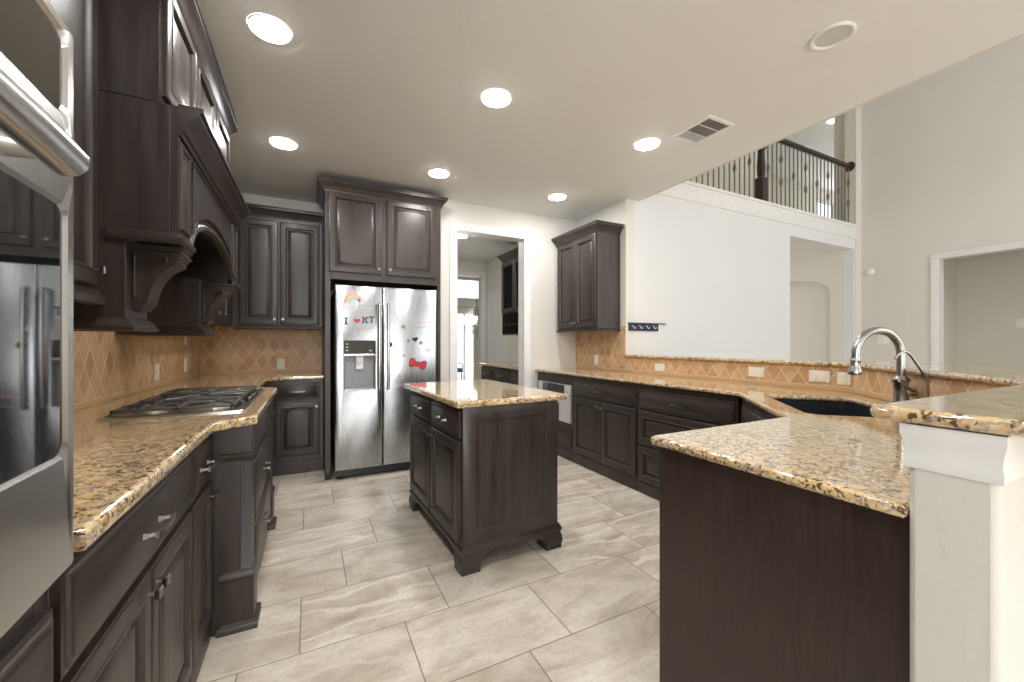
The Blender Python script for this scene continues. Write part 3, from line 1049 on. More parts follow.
HOLE = (.070, .345, .790, 1.245)
fl = fridge_door(0, .402, HOLE)
fr = fridge_door(.408, FW)
GPL = m_plain('grey_dispenser_plastic', (.30, .31, .33), .4)
a_, c_, d_, e_ = HOLE[0] + .0065, HOLE[1] - .0065, HOLE[2] + .0065, HOLE[3] - .0065
MB().rings([[(a_ + i, y, d_ + i), (c_ - i, y, d_ + i), (c_ - i, y, e_ - i), (a_ + i, y, e_ - i)] for i, y in ((0, .0478), (0, .004), (.003, .004), (.012, .046))]).build('dispenser_recess', GPL, fl)
g = MB().panel(HOLE[0] + .006, HOLE[1] - .006, 1.128, 1.239, [(0, -.040), (0, .000), (.002, .002)]).build('control_panel', BG, fl)
b = MB()
for i in range(3):
    b.box(.088, .108, -.0028, -.0018, 1.152 + i * .028, 1.158 + i * .028)
b.build('button_marks', PT2, g)
MB().box(HOLE[0] + .004, HOLE[1] - .004, -.010, .046, 1.104, 1.124).build('trim_bar', STV, fl, .003)
b = MB().rings([[(x, y, z) for x, y in rounded(.205, .028, w, d, .008)] for w, d, z in ((.062, .032, 1.104), (.062, .032, 1.050), (.046, .024, 1.030))])
b.rings([[(.170, .040, 1.06), (.240, .040, 1.06), (.240, .046, 1.06), (.170, .046, 1.06)], [(.178, .020, .985), (.232, .020, .985), (.232, .026, .985), (.178, .026, .985)]])
b.build('dispenser_lever', WP, fl)
MB().box(HOLE[0] + .008, HOLE[1] - .008, .006, .046, .797, .806).build('drip_tray', STV, fl)
for d_, x in ((fl, .366), (fr, .446)):
    b = MB()
    pts = [(x, -.050 - .010 * math.sin(PI * i / 12), .80 + .775 * i / 12) for i in range(13)]
    b.tube([(x, -.004, .80)] + [(x, -.038, .800)] + pts + [(x, -.038, 1.575), (x, -.004, 1.575)], .0125, 12)
    b.build('handle', STV, d_)

# ---- stickers on the fridge (things that sit on its doors), flat and thin
SY = FYF - .0016


def sticker(name, label, polys, cat='sticker', parts=()):
    """polys: outlines in x,z (room coordinates); parts: (name, outlines, material)."""
    b = MB()
    for p in polys[0]:
        b.slab_y(p, SY, FYF - .0004)
    o = tag(b.build(name, polys[1]), label, cat)
    for pn, pp, m in parts:
        b = MB()
        for p in pp:
            b.slab_y(p, SY - .0006, SY - .0001)
        b.build(pn, m, o)
    return o


def tf(poly, x, z, s=1.0, a=0.0):
    ca, sa = math.cos(a), math.sin(a)
    return [(x + s * (p * ca - q * sa), z + s * (p * sa + q * ca)) for p, q in poly]


HEART = [(0, -1.0)] + [(.9 * (math.sin(u) ** 3) * 1.1, .85 * (.8125 * math.cos(u) - .3125 * math.cos(2 * u) - .125 * math.cos(3 * u) - .0625 * math.cos(4 * u))) for u in [PI - 2 * PI * i / 28 for i in range(1, 28)]]
LI = [(-.5, -1), (.5, -1), (.5, -.72), (.24, -.72), (.24, .72), (.5, .72), (.5, 1), (-.5, 1), (-.5, .72), (-.24, .72), (-.24, -.72), (-.5, -.72)]
LT = [(-.45, -1), (.45, -1), (.45, -.72), (.22, -.72), (.22, .70), (.55, .70), (.60, .35), (.85, .35), (.85, 1), (-.85, 1), (-.85, .35), (-.60, .35), (-.55, .70), (-.22, .70), (-.22, -.72), (-.45, -.72)]
LK = [(-.95, -1), (-.15, -1), (-.15, -.72), (-.34, -.72), (-.34, -.12), (-.12, .08), (.36, -.72), (.22, -.72), (.22, -1), (1.0, -1), (1.0, -.72), (.80, -.72), (.16, .34), (.56, .72), (.42, .72), (.42, 1), (1.02, 1), (1.02, .72), (.86, .72), (-.34, -.0 + .16), (-.34, .72), (-.15, .72), (-.15, 1), (-.95, 1), (-.95, .72), (-.74, .72), (-.74, -.72), (-.95, -.72)]
sticker('letter_sticker', 'navy letter I sticker on the left fridge door', ([tf(LI, .293, 1.415, .031)], NAV))
sticker('heart_sticker', 'red heart sticker between the letters I and K on the fridge', ([tf(HEART, .385, 1.420, .030)], RED))
sticker('letter_sticker', 'navy letter K sticker right of the red heart', ([tf(LK, .452, 1.428, .028)], NAV))
sticker('letter_sticker', 'navy letter T sticker last in the row beside the door handle', ([tf(LT, .510, 1.434, .028)], NAV))
# rainbow between two clouds
b = None
cl = lambda cx, cz, s: [(cx + s * (1 + .16 * math.cos(5 * a)) * math.cos(a) * 1.25, cz + s * (1 + .16 * math.cos(5 * a)) * math.sin(a)) for a in [2 * PI * i / 30 for i in range(30)]]


def band(cx, cz, r0, r1, a0=8, a1=172):
    u = [(cx + r1 * math.cos(R(a)), cz + r1 * math.sin(R(a))) for a in range(a0, a1 + 1, 10)]
    return u + [(cx + r0 * math.cos(R(a)), cz + r0 * math.sin(R(a))) for a in range(a1 - 2, a0 - 1, -10)]


def arc_strips(cx, cz, r0, r1, rot=0):
    out = []
    for a in range(0, 180, 12):
        q = [R(a + rot), R(a + 12 + rot)]
        out.append([(cx + r0 * math.cos(q[0]), cz + r0 * math.sin(q[0])), (cx + r1 * math.cos(q[0]), cz + r1 * math.sin(q[0])), (cx + r1 * math.cos(q[1]), cz + r1 * math.sin(q[1])), (cx + r0 * math.cos(q[1]), cz + r0 * math.sin(q[1]))])
    return out


RBX, RBZ = .356, 1.585
rb = sticker('rainbow_sticker', 'pastel rainbow and clouds sticker at the top of the left fridge door', (arc_strips(RBX, RBZ, .030, .078, 8), m_plain('pastel_coral', (.80, .36, .25), .4)), 'sticker', [
    ('yellow_band', arc_strips(RBX, RBZ, .050, .062, 8), m_plain('pastel_yellow', (.85, .68, .25), .4)),
    ('green_band', arc_strips(RBX, RBZ, .040, .050, 8), m_plain('pastel_green', (.42, .65, .38), .4)),
    ('blue_band', arc_strips(RBX, RBZ, .030, .040, 8), m_plain('pastel_blue', (.30, .48, .72), .4)),
    ('cloud', [cl(.300, 1.552, .026)], m_plain('pale_pink', (.86, .68, .72), .4)),
    ('cloud', [cl(.428, 1.598, .026)], m_plain('pale_pink', (.86, .68, .72), .4)),
    ('flower', [cl(.345, 1.672, .024)], PNK)])
# red bow with outlines
BX, BZ, BA = .930, 1.018, R(-14)
lob = [(.012, .010), (.035, .034), (.060, .043), (.074, .030), (.078, 0), (.070, -.030), (.052, -.040), (.030, -.030), (.012, -.012)]
lob_in = [(.018, .008), (.037, .027), (.058, .035), (.068, .024), (.071, 0), (.064, -.024), (.051, -.032), (.033, -.024), (.018, -.009)]
mir = lambda p: [(-x, z) for x, z in reversed(p)]
knot = [(.022 * math.cos(a), .024 * math.sin(a)) for a in [2 * PI * i / 18 for i in range(18)]]
knot_in = [(.017 * math.cos(a), .019 * math.sin(a)) for a in [2 * PI * i / 18 for i in range(18)]]
sticker('bow_sticker', 'large red bow sticker low on the right fridge door', ([tf(lob, BX, BZ, 1.1, BA), tf(mir(lob), BX, BZ, 1.1, BA), tf(knot, BX, BZ, 1.1, BA)], BK), 'sticker', [
    ('bow_fill', [tf(lob_in, BX, BZ, 1.1, BA), tf(mir(lob_in), BX, BZ, 1.1, BA)], RED), ('bow_knot', [tf(knot_in, BX, BZ, 1.1, BA)], RED)])


def scribble(x, z, w, h, a, n=9):
    """A line of small illegible script strokes."""
    out = []
    for i in range(n):
        px = -w / 2 + w * (i + .5) / n
        hh = h * (1.0 if i % 3 == 0 else .62)
        out.append(tf([(px - w / n * .40, -h / 2), (px - w / n * .16, -h / 2), (px + w / n * .10, -h / 2 + hh), (px - w / n * .14, -h / 2 + hh)], x, z, 1, a))
        out.append(tf([(px - w / n * .30, -h / 2), (px + w / n * .45, -h / 2), (px + w / n * .45, -h / 2 + h * .18), (px - w / n * .30, -h / 2 + h * .18)], x, z, 1, a))
    return out


ROSE = m_plain('rose_script', (.62, .16, .22), .4)
sticker('script_sticker', 'thin pink script sticker under the letters on the left fridge door', (scribble(.455, 1.352, .18, .013, R(3), 14), ROSE))
sticker('script_sticker', 'upper red script sticker near the right fridge door edge', (scribble(.985, 1.425, .12, .016, R(6), 8), ROSE))
sticker('script_sticker', 'lower red script sticker near the right fridge door edge', (scribble(.955, 1.375, .11, .020, R(8), 6), ROSE))
sticker('script_sticker', 'upper pale pink script sticker below the middle of the right fridge door', (scribble(.725, .885, .14, .024, R(9), 7), PNK))
sticker('script_sticker', 'lower pale pink script sticker just above the island top on the fridge', (scribble(.770, .830, .13, .024, R(12), 6), PNK))
GRYV = m_plain('grey_vinyl', (.22, .23, .27), .4)
DOT = [(math.cos(a), math.sin(a)) for a in [2 * PI * i / 12 for i in range(12)]]
STAR = [((1 if i % 2 == 0 else .42) * math.cos(PI / 2 + PI * i / 5), (1 if i % 2 == 0 else .42) * math.sin(PI / 2 + PI * i / 5)) for i in range(10)]
for nm, shape, x, z, s, m, lb in (
        ('star_sticker', STAR, .795, 1.372, .030, GRYV, 'grey star sticker under the pale gap at the top of the right fridge door'),
        ('dot_sticker', DOT, .672, 1.205, .026, BK, 'round black sticker near the right fridge handle'),
        ('heart_sticker', HEART, .905, 1.255, .030, BK, 'small black heart sticker in the middle of the right fridge door'),
        ('dot_sticker', DOT, .960, 1.222, .017, ROSE, 'small rose dot sticker right of the black heart'),
        ('star_sticker', STAR, .842, 1.240, .026, GRYV, 'grey star sticker left of the black heart'),
        ('heart_sticker', HEART, .880, 1.140, .017, PNK, 'small pink heart sticker above the red bow'),
        ('heart_sticker', HEART, 1.035, 1.150, .017, PNK, 'small pink heart sticker at the right door edge above the bow'),
        ('heart_sticker', HEART, .800, 1.100, .016, ROSE, 'small rose heart sticker left of the red bow'),
        ('star_sticker', STAR, .650, 1.310, .022, WP, 'white star sticker beside the top of the right fridge handle')):
    sticker(nm, lb, ([tf(shape, x, z, s, R(10))], m))


# ================================================================== ISLAND
t = thing('island_cabinet', 'freestanding dark wood island cabinet with bracket feet', 'cabinet', (.722, 3.0, 0), FNX)
IW, ID = .985, .604
b = MB().box(0, IW, 0, ID, .135, .880)
b.build('carcass', WD, t, .002)
h_ = IW / 2
for x0, x1, s in ((.012, h_ - .008, 'r'), (h_ + .008, IW - .02, 'l')):
    front(t, 'drawer', x0, x1, .712, .855, 'p')
    front(t, 'door', x0, x1, .150, .695, s + 't')
o = MB().panel(0, ID, .135, .880, [(0, 0), (0, .012), (.003, .014), (.075, .014), (.082, .006), (.094, .006), (.100, .003), (.104, .003)]).build('end_panel', WD, None, 0, (.722, 2.015, 0), 0)
adopt(o, t)
o = MB().panel(0, ID, .135, .880, [(0, 0), (0, .012), (.003, .014), (.075, .014), (.082, .006), (.1, .003)]).build('end_panel', WD, None, 0, (1.326, 3.0, 0), R(180))
adopt(o, t)
o = MB().panel(0, IW, .135, .880, [(0, 0), (0, .012), (.003, .014), (.075, .014), (.082, .006), (.1, .003)]).build('back_panel', WD, None, 0, (1.326, 2.015, 0), R(90))
adopt(o, t)
b = MB()
pthI = [(.722, 2.001), (1.338, 2.001), (1.338, 3.014), (.722, 3.014)]
b.sweep(pthI, [(-.02, .098), (.008, .098), (.012, .106), (.012, .120), (.006, .130), (.002, .138), (0, .142), (-.02, .142)], side=1, closed=True)
adopt(b.build('base_molding', WDH), t)
for cx, cy, sx, sy in ((.722, 2.001, 1, 1), (1.338, 2.001, -1, 1), (.722, 3.014, 1, -1), (1.338, 3.014, -1, -1)):
    prf = [(-.012, 0), (-.010, .018), (-.016, .040), (-.014, .070), (-.006, .090), (-.006, .100)]
    b = MB()
    rg = []
    for o_, z in prf:
        rg.append([(cx + sx * o_, cy + sy * o_, z), (cx + sx * .095, cy + sy * o_, z), (cx + sx * .095, cy + sy * .095, z), (cx + sx * o_, cy + sy * .095, z)])
    b.rings(rg)
    # curved bracket wings beside the foot
    for ax in (0, 1):
        w0, w1 = .094, .175
        out = [(w0, .100), (w0, .012), (w0 + .010, .045), (w0 + .030, .072), (w0 + .055, .080), (w1, .088), (w1, .100)]
        if ax == 0:
            b.slab_y([(cx + sx * p, z) for p, z in out], cy - sy * .006, cy + sy * .012)
        else:
            b.slab_x([(cy + sy * p, z) for p, z in out], cx - sx * .006, cx + sx * .012)
    adopt(b.build('bracket_foot', WD), t)
o = slab('island_countertop', rounded(1.026, 2.522, .702, 1.115, .012), [], .8815, .9165, GR)
tag(o, 'golden granite top of the kitchen island', 'countertop')
# small dark receptacle under the island overhang on its far side
q = tag(MB().panel(0, .075, .740, .855, [(0, 0), (0, .020), (.004, .026)]).build('outlet', m_plain('blue_grey_plastic', (.07, .085, .11), .35), None, 0, (1.3405, 2.035, 0), R(90)), 'dark outlet box on the right side of the island under its top', 'outlet')
b = MB().box(.022, .053, -.0275, -.026, .755, .785).box(.022, .053, -.0275, -.026, .810, .840)
b.build('socket', BK, q)

# the island stands a little askew to the walls
piv = Vector((.722, 2.015, 0))
MR = Matrix.Translation(piv) @ Matrix.Rotation(R(2.3), 4, 'Z') @ Matrix.Translation(-piv)
for ob in [x for x in COL.objects if x.parent is None and (x.name.startswith('island') or x.name == 'outlet')]:
    m_ = MR @ Matrix.Translation(ob.location) @ Matrix.Rotation(ob.rotation_euler.z, 4, 'Z')
    ob.location = m_.translation
    ob.rotation_euler = (0, 0, ob.rotation_euler.z + R(2.3))

# ================================================================== SINK SIDE (right wall)
XC = 2.42
t = thing('base_cabinet', 'dark base cabinet holding the microwave drawer beside the doorway wall', 'cabinet', (XC, 4.112, 0), FNX)
MB().box(0, .05, 0, .55, 0, .8855).box(.69, .714, 0, .55, 0, .8855).box(.05, .69, 0, .55, 0, .385).box(.05, .69, 0, .55, .785, .8855).box(.05, .69, .53, .55, .385, .785).build('carcass', WD, t, .002)
front(t, 'drawer', .02, .695, .125, .320, 'p')
MB().panel(0, .714, 0, .095, [(0, 0), (0, .004), (.006, .009), (.010, .010)], -.0005).build('base_board', WDH, t)
t = thing('microwave_drawer', 'built-in microwave drawer with black control strip in the right base cabinet', 'microwave', (XC, 4.060, .388), FNX)
MB().box(.002, .634, .002, .50, .002, .392).build('body', BK, t)
MB().panel(0, .636, 0, .285, [(0, 0), (0, .022), (.004, .026)]).build('drawer_front', m_plain('light_satin_steel', (.74, .73, .71), .28, .35), t)
cp = MB().panel(0, .636, .292, .394, [(0, 0), (0, .020), (.003, .024)]).build('control_panel', m_plain('light_satin_band', (.74, .73, .71), .28, .35), t)
MB().box(.10, .535, -.0265, -.024, .300, .388).build('display', BG, cp)
MB().cyl((.30, -.0262, .344), (.30, -.032, .344), .016, 18).build('dial', NK, cp)
MB().tube([(.08, -.026, .262), (.08, -.048, .262), (.556, -.048, .262), (.556, -.026, .262)], .007, 8).build('handle', ST, t)

cabinet('base_cabinet', 'dark base cabinet with one drawer over two doors along the right wall', (XC, 3.396, 0), FNX, .914, .55, 0, .8855, [
    ('drawer', .012, .895, .690, .838, 'p'), ('door', .012, .450, .118, .672, 'rt'), ('door', .456, .895, .118, .672, 'lt')])
cabinet('base_cabinet', 'dark three drawer base cabinet next to the sink corner', (XC, 2.480, 0), FNX, .855, .55, 0, .8855, [
    ('drawer', .012, .840, .690, .842, 'p'), ('panel_drawer', .012, .840, .402, .672), ('panel_drawer', .012, .840, .105, .385)])
t = thing('sink_cabinet', 'dark corner cabinet set diagonally under the sink', 'cabinet', (2.42, 1.595, 0), R(225))
b = MB().prism([(1.822, .365), (2.06, .365), (2.955, 1.262), (2.955, 1.610), (2.425, 1.610), (2.425, 1.602), (1.822, .998)], 0, .60)
adopt(b.build('carcass', WD, None), t)
MB().box(0, .845, 0, .02, .60, .8855).build('face_frame', WD, t)
front(t, 'drawer', .05, .795, .690, .842)
front(t, 'door', .05, .418, .118, .672, 'rt')
front(t, 'door', .426, .795, .118, .672, 'lt')
t = thing('peninsula_cabinet', 'dark wood peninsula cabinet with a plain end panel facing the aisle', 'cabinet', (1.815, .958, 0), R(180))
MB().box(0, .770, 0, .598, 0, .8855).build('carcass', WD, t, .002)
MB().box(.770, .785, -.004, .6185, 0, .8855).build('end_panel', m_wood('espresso_end_panel_veneer', (.022, .0125, .0098), (.056, .034, .0265), dist=2.6), t)
front(t, 'drawer', .02, .755, .690, .842, 'p')
front(t, 'door', .02, .384, .118, .672, 'rt')
front(t, 'door', .391, .755, .118, .672, 'lt')

ds = math.sqrt(.5)
sc_ = (2.42 - .35 * ds + .21 * ds, 1.46 - .35 * ds - .21 * ds)
hole = rounded(sc_[0], sc_[1], .70, .42, .05, R(225))
o = slab('countertop', [(2.385, 4.113), (2.385, 1.60), (1.77, .982), (1.012, .982), (.998, .968), (.998, .340), (1.118, .340), (1.118, .348), (2.060, .348), (2.966, 1.254), (2.966, 4.113)], [hole], .8865, .915, GR)
tag(o, 'golden granite countertop with the sink running along the right wall and peninsula', 'countertop')
t = tag(MB().rings([[(x, y, z) for x, y in rounded(sc_[0], sc_[1], w, d, .05, R(225))] for w, d, z in ((.60, .32, .680), (.685, .405, .690), (.690, .410, .8850), (.720, .440, .8850), (.715, .435, .672))]).build('sink', SK), 'dark composite sink sunk into the diagonal counter corner', 'sink')
MB().lathe(sc_[0], sc_[1], [(.045, .681), (.045, .684), (.036, .686), (.030, .683), (.004, .683)]).build('drain', FN, t)

# ---- faucet and side tap
fx, fy = 2.512, .872
t = thing('kitchen_faucet', 'brushed nickel gooseneck faucet behind the sink', 'faucet', (fx, fy, .9155))
MB().lathe(0, 0, [(.038, 0), (.038, .006), (.033, .012), (.030, .030), (.028, .060), (.0275, .115), (.033, .124), (.033, .132), (.025, .140), (.0185, .150)], 28).build('base', FN, t)
dx, dy = -.89, .455
P = lambda r, z: (dx * r, dy * r, z)
ar, az = .107, .252
pts = [(0, 0, .145), (0, 0, .20), (0, 0, .24)] + [P(ar - ar * math.cos(a), az + ar * 1.05 * math.sin(a)) for a in [PI * i / 16 for i in range(17)]] + [P(2 * ar + .002, az - .03)]
MB().tube(pts, .0175, 14).build('spout', FN, t)
hd = MB().tube([P(2 * ar + .001, az - .022), P(2 * ar + .001, az - .030), P(2 * ar + .003, az - .034), P(2 * ar + .004, az - .060), P(2 * ar + .005, az - .078), P(2 * ar + .006, az - .092), P(2 * ar + .006, az - .098)], [.0185, .0215, .0195, .0205, .0275, .0275, .022], 18)
hd.build('spray_head', FN, t)
lv = MB().tube([(.0, -.020, .072), (.012, -.045, .072), (.014, -.052, .072)], [.017, .017, .013], 14)
lv.tube([(.010, -.046, .074), (-.020, -.050, .086), (-.055, -.040, .104), (-.080, -.030, .128), (-.090, -.026, .132)], [.006, .0062, .006, .0075, .007], 10)
lv.build('lever', FN, t)
t = thing('water_tap', 'slim curved drinking water tap right of the kitchen faucet', 'faucet', (2.372, .735, .9155))
MB().lathe(0, 0, [(.018, 0), (.018, .006), (.009, .012), (.008, .05), (.0065, .056)], 18).build('base', FN, t)
q = lambda r, z: (-.93 * r, .37 * r, z)
MB().tube([q(0, .05), q(0, .13), q(.006, .150), q(.045, .205), q(.080, .250), q(.092, .262), q(.108, .268), q(.128, .264), q(.148, .250), q(.156, .238)], .0055, 10).build('spout', FN, t)

# ---- raised bar
o = slab('bar_countertop', [(2.948, 3.238), (2.948, 1.263), (2.064, .385), (.992, .391), (.980, .379), (.980, -.06), (2.24, -.06), (3.42, 1.10), (3.42, 3.238)], [], 1.0722, 1.0995, GR, .0125)
tag(o, 'raised golden granite bar top wrapping the half wall', 'countertop')

# ---- wall cabinet by the doorway
t = cabinet('upper_cabinet', 'two door dark wall cabinet with crown above the right counter', (2.672, 4.060, 0), FNX, .735, .306, 1.365, 2.415, [
    ('door', .012, .363, 1.390, 2.365, 'rb'), ('door', .369, .722, 1.390, 2.365, 'lb')])
MB().sweep([(0, .02), (0, 0), (.735, 0), (.735, .306)], crown_prof(2.378), side=1).build('crown_molding', WDH, t)
MB().sweep([(0, .02), (0, 0), (.735, 0), (.735, .306)], [(0, 1.345), (.010, 1.345), (.014, 1.352), (.014, 1.366), (.005, 1.376), (0, 1.378)], side=1).build('light_rail', WDH, t)


# ---- outlets and switches (front faces local -y, centred on the origin)
def outlet(label, loc, rotz, w, h, kind='outlet', m=PT2, gangs=1, sideways=False):
    o = MB().panel(-w / 2, w / 2, -h / 2, h / 2, [(0, 0), (0, .003), (.003, .006), (.006, .0065)]).build('outlet_plate' if kind == 'outlet' else 'switch_plate', m, None, 0, loc, rotz)
    tag(o, label, kind)
    for g in range(gangs):
        c = (g - (gangs - 1) / 2) * .046
        for k in ((-1, 1) if kind == 'outlet' else (0,)):
            if kind == 'outlet':
                cx, cz = (c + k * .021, 0) if sideways else (c, k * .021)
                e = MB().rings([[(x + cx, -y, z + cz) for x, z in rounded(0, 0, .026, .026, .009)] for y in (.0060, .0080)])
                e.build('socket', m, o)
            else:
                MB().panel(c - .016, c + .016, -.033, .033, [(0, .0055), (.001, .008), (.004, .0095)]).build('switch', m, o)
    return o


outlet('tall cream outlet on the diamond tile left of the cooktop middle', (WL + .0085, 3.594, 1.019), FX, .072, .116)
outlet('cream outlet on the cooktop wall tile nearest the corner', (WL + .0085, 4.317, 1.033), FX, .072, .116)
outlet('small cream switch plate above the outlet in the corner of the cooktop wall', (WL + .0085, 4.317, 1.245), FX, .072, .085, 'switch')
outlet('cream outlet on the back wall tile left of the fridge', (-.262, YB - .0085, .999), 0, .072, .116)
outlet('upright cream outlet under the right hand upper cabinet', (WR - .0085, 3.714, 1.023), FNX, .072, .116)
outlet('sideways cream outlet on the low tile nearest the upper cabinet', (WR - .0085, 2.772, .988), FNX, .116, .072, sideways=True)
outlet('sideways cream outlet in the middle of the low tile under the bar top', (WR - .0085, 1.851, 1.004), FNX, .116, .074, sideways=True)
outlet('wide cream switch plate left of the faucet under the bar top', (WR - .0085, 1.435, 1.002), FNX, .122, .076, kind='switch', gangs=2)
outlet('square cream switch plate nearest the faucet spout', (WR - .0085, 1.300, .998), FNX, .072, .080, kind='switch')
outlet('white switch on the wall of the side room at the right edge', (9.02 - .0005, 1.835, 1.50), FNX, .09, .13, 'switch', WP)
outlet('white cable plate on the great room wall framed by the faucet arch', (GX - .0005, 2.952, 1.266), FNX, .15, .12, 'switch', WP)


def lathe_dir(name, prof, m, loc, rot, parent=None):
    o = MB().lathe(0, 0, prof, 28).build(name, m, parent)
    o.location = loc
    o.rotation_euler = rot
    return o


tag(lathe_dir('wall_sensor', [(.055, 0), (.055, .018), (.040, .030), (.004, .034)], WP, (GX - .0005, 3.163 - .05, 2.34), (0, R(-90), 0)), 'round white sensor high on the great room wall corner', 'sensor')
tag(MB().panel(-.05, .05, -.06, .06, [(0, 0), (.004, .03), (.015, .045)]).build('wall_detector', WP, None, 0, (8.30, 2.4695, 2.35), 0), 'small white detector inside the side room opening', 'sensor')

# ---- hook rail on the white wall
t = thing('hook_rail', 'navy shelf strip with white swirls on the white great room wall', 'hook rail', (3.22, YW - .0015, 1.35))
MB().panel(-.205, .215, .0, .078, [(0, 0), (0, .014), (.002, .016)]).build('back_board', NAV, t)
MB().box(-.215, .335, -.020, -.0, .078, .086).build('ledge', BK, t)
for i in range(4):
    x = -.15 + .10 * i
    b = MB().tube([(x - .025, -.0185, .050), (x - .012, -.019, .055), (x, -.019, .040), (x + .012, -.019, .024), (x + .026, -.019, .030), (x + .034, -.0185, .046)], [.002, .0045, .004, .004, .003, .0015], 8)
    b.build('white_swirl', WP, t)

# ================================================================== CEILING FIXTURES
lamps = [(-.168, 2.265, 'lit recessed ceiling light above the near part of the cooktop run'),
         (1.036, 2.271, 'lit recessed ceiling light above the near end of the island'),
         (-.172, 3.512, 'lit recessed ceiling light nearest the back corner cabinets'),
         (1.038, 3.508, 'lit recessed ceiling light in front of the fridge cabinet'),
         (2.305, 2.276, 'lit recessed ceiling light beside the ceiling vent'),
         (2.305, 3.520, 'lit recessed ceiling light nearest the right upper cabinet'),
         (2.312, 1.062, 'unlit recessed ceiling light nearest the great room wall')]
first = None
lens_mesh = None
for i, (x, y, lb) in enumerate(lamps):
    if i == 0:
        t = thing('recessed_light', lb, 'ceiling light', (x, y, CH), 0, 'recessed ceiling lights')
        MB().rings([[(r * math.cos(2 * PI * k / 32), r * math.sin(2 * PI * k / 32), z) for k in range(32)] for r, z in ((.093, -.0005), (.093, -.005), (.090, -.007), (.086, -.007), (.084, -.002))], False, False, True).build('trim_ring', WP, t)
        lens = MB().lathe(0, 0, [(.0855, -.0012), (.0855, -.0072), (.080, -.0095), (.060, -.0115), (.030, -.013), (.004, -.0135)], 32).build('lens', EM, t)
        first = t
    else:
        t = copy_tree(first)
        t.location = (x, y, CH)
        t['label'] = lb
        if 'unlit' in lb:
            for ch in t.children:
                if ch.name.startswith('lens'):
                    ch.data = MB().lathe(0, 0, [(.072, -.0012), (.071, -.0030), (.004, -.0034)], 32).mesh('lens', m_plain('unlit_lens', (.66, .66, .64), .4))
                else:
                    ch.data = MB().rings([[(r * math.cos(2 * PI * k / 32), r * math.sin(2 * PI * k / 32), z) for k in range(32)] for r, z in ((.093, -.0005), (.093, -.006), (.086, -.011), (.078, -.010), (.071, -.002))], False, False, True).mesh('trim_ring', WP)
for x, y, lb in ((-.168, 1.055, 'added out-of-view recessed light above the counter beside the wall oven'), (1.036, 1.055, 'added out-of-view recessed light above the aisle end of the peninsula')):  # two unseen cans continuing the grid, added to light the near counters
    t = copy_tree(first)
    t.location = (x, y, CH)
    t['label'] = lb
pl = copy_tree(first)
pl.location = (1.93, 5.42, CH)
pl['label'] = 'lit recessed ceiling light in the pantry passage past the doorway'
ul = copy_tree(first)
ul.location = (9.0, 4.12, 5.50)
ul['label'] = 'small lit ceiling light in the hall above the balcony railing'

t = thing('ceiling_vent', 'white rectangular air vent on the kitchen ceiling', 'vent', (2.508, 1.950, CH))
vw, vh = .128, .155
b = MB()
b.rings([[(x * a, y * c, z) for x, y in ((-1, -1), (1, -1), (1, 1), (-1, 1))] for a, c, z in ((vw, vh, -.0005), (vw, vh, -.006), (vw - .006, vh - .006, -.010), (vw - .022, vh - .022, -.010), (vw - .024, vh - .024, -.002))], True, False)
b.build('frame', WP, t)
MB().box(-vw + .024, vw - .024, -vh + .024, vh - .024, -.0018, -.0012).build('dark_duct', m_plain('duct_grey', (.24, .235, .22), .7), t)
b = MB()
for y0, y1, tilt in ((-vh + .024, -vh + .105, 1), (-.048, .048, 0), (vh - .105, vh - .024, -1)):
    n = 6
    for i in range(n):
        if tilt:
            y = y0 + (y1 - y0) * (i + .5) / n
            b.rings([[(x, y - .004, -.009), (x, y - .003, -.009), (x, y + .004 * tilt + .001, -.002), (x, y + .004 * tilt, -.002)] for x in (-vw + .024, vw - .024)])
        else:
            x = -vw + .030 + (2 * vw - .060) * (i * 2 + .5) / (2 * n)
            for xx in (x, x + .017):
                b.rings([[(xx - .003, y, -.009), (xx - .002, y, -.009), (xx + .004, y, -.002), (xx + .003, y, -.002)] for y in (y0, y1)])
b.build('louvre', WP, t)
b = MB().box(-vw + .02, vw - .02, -vh + .105, -.048, -.0095, -.003).box(-vw + .02, vw - .02, .048, vh - .105, -.0095, -.003)
b.build('cross_bar', WP, t)

# ================================================================== BALCONY
t = thing('balcony_railing', 'dark wood and iron railing along the upstairs balcony edge', 'railing', (5.42, 3.31, 3.085))
RY = 3.31


def wp(b, name, m, bevel=0.0):
    return adopt(b.build(name, m, None, bevel), t)


hp2 = [(-.032, 4.018), (-.034, 4.040), (-.030, 4.060), (-.018, 4.076), (.018, 4.076), (.030, 4.060), (.034, 4.040), (.032, 4.018), (.018, 4.010), (-.018, 4.010)]
for x0, x1 in ((3.21, 5.36), (5.48, 7.735)):
    b = MB().rings([[(x, RY + o, z) for o, z in hp2] for x in (x0, x1)], True, True)
    wp(b, 'handrail', RW)
b = MB()
rg = []
for z, h in ((3.086, .055), (3.42, .055), (3.43, .050), (3.45, .030), (3.50, .034), (3.60, .036), (3.72, .030), (3.80, .028), (3.84, .050), (3.86, .055), (4.06, .055), (4.065, .068), (4.085, .070), (4.10, .055)):
    rg.append([(5.42 + h * sx, RY + h * sy, z) for sx, sy in ((-1, -1), (1, -1), (1, 1), (-1, 1))])
wp(b.rings(rg), 'newel_post', RW)
b = MB().lathe(0, 0, [(.075, 0), (.075, .012), (.055, .024), (.004, .026)], 20)
o = b.build('rosette', RW)
o.rotation_euler = (0, R(-90), 0)
o.location = (7.739, RY, 4.045)
adopt(o, t)


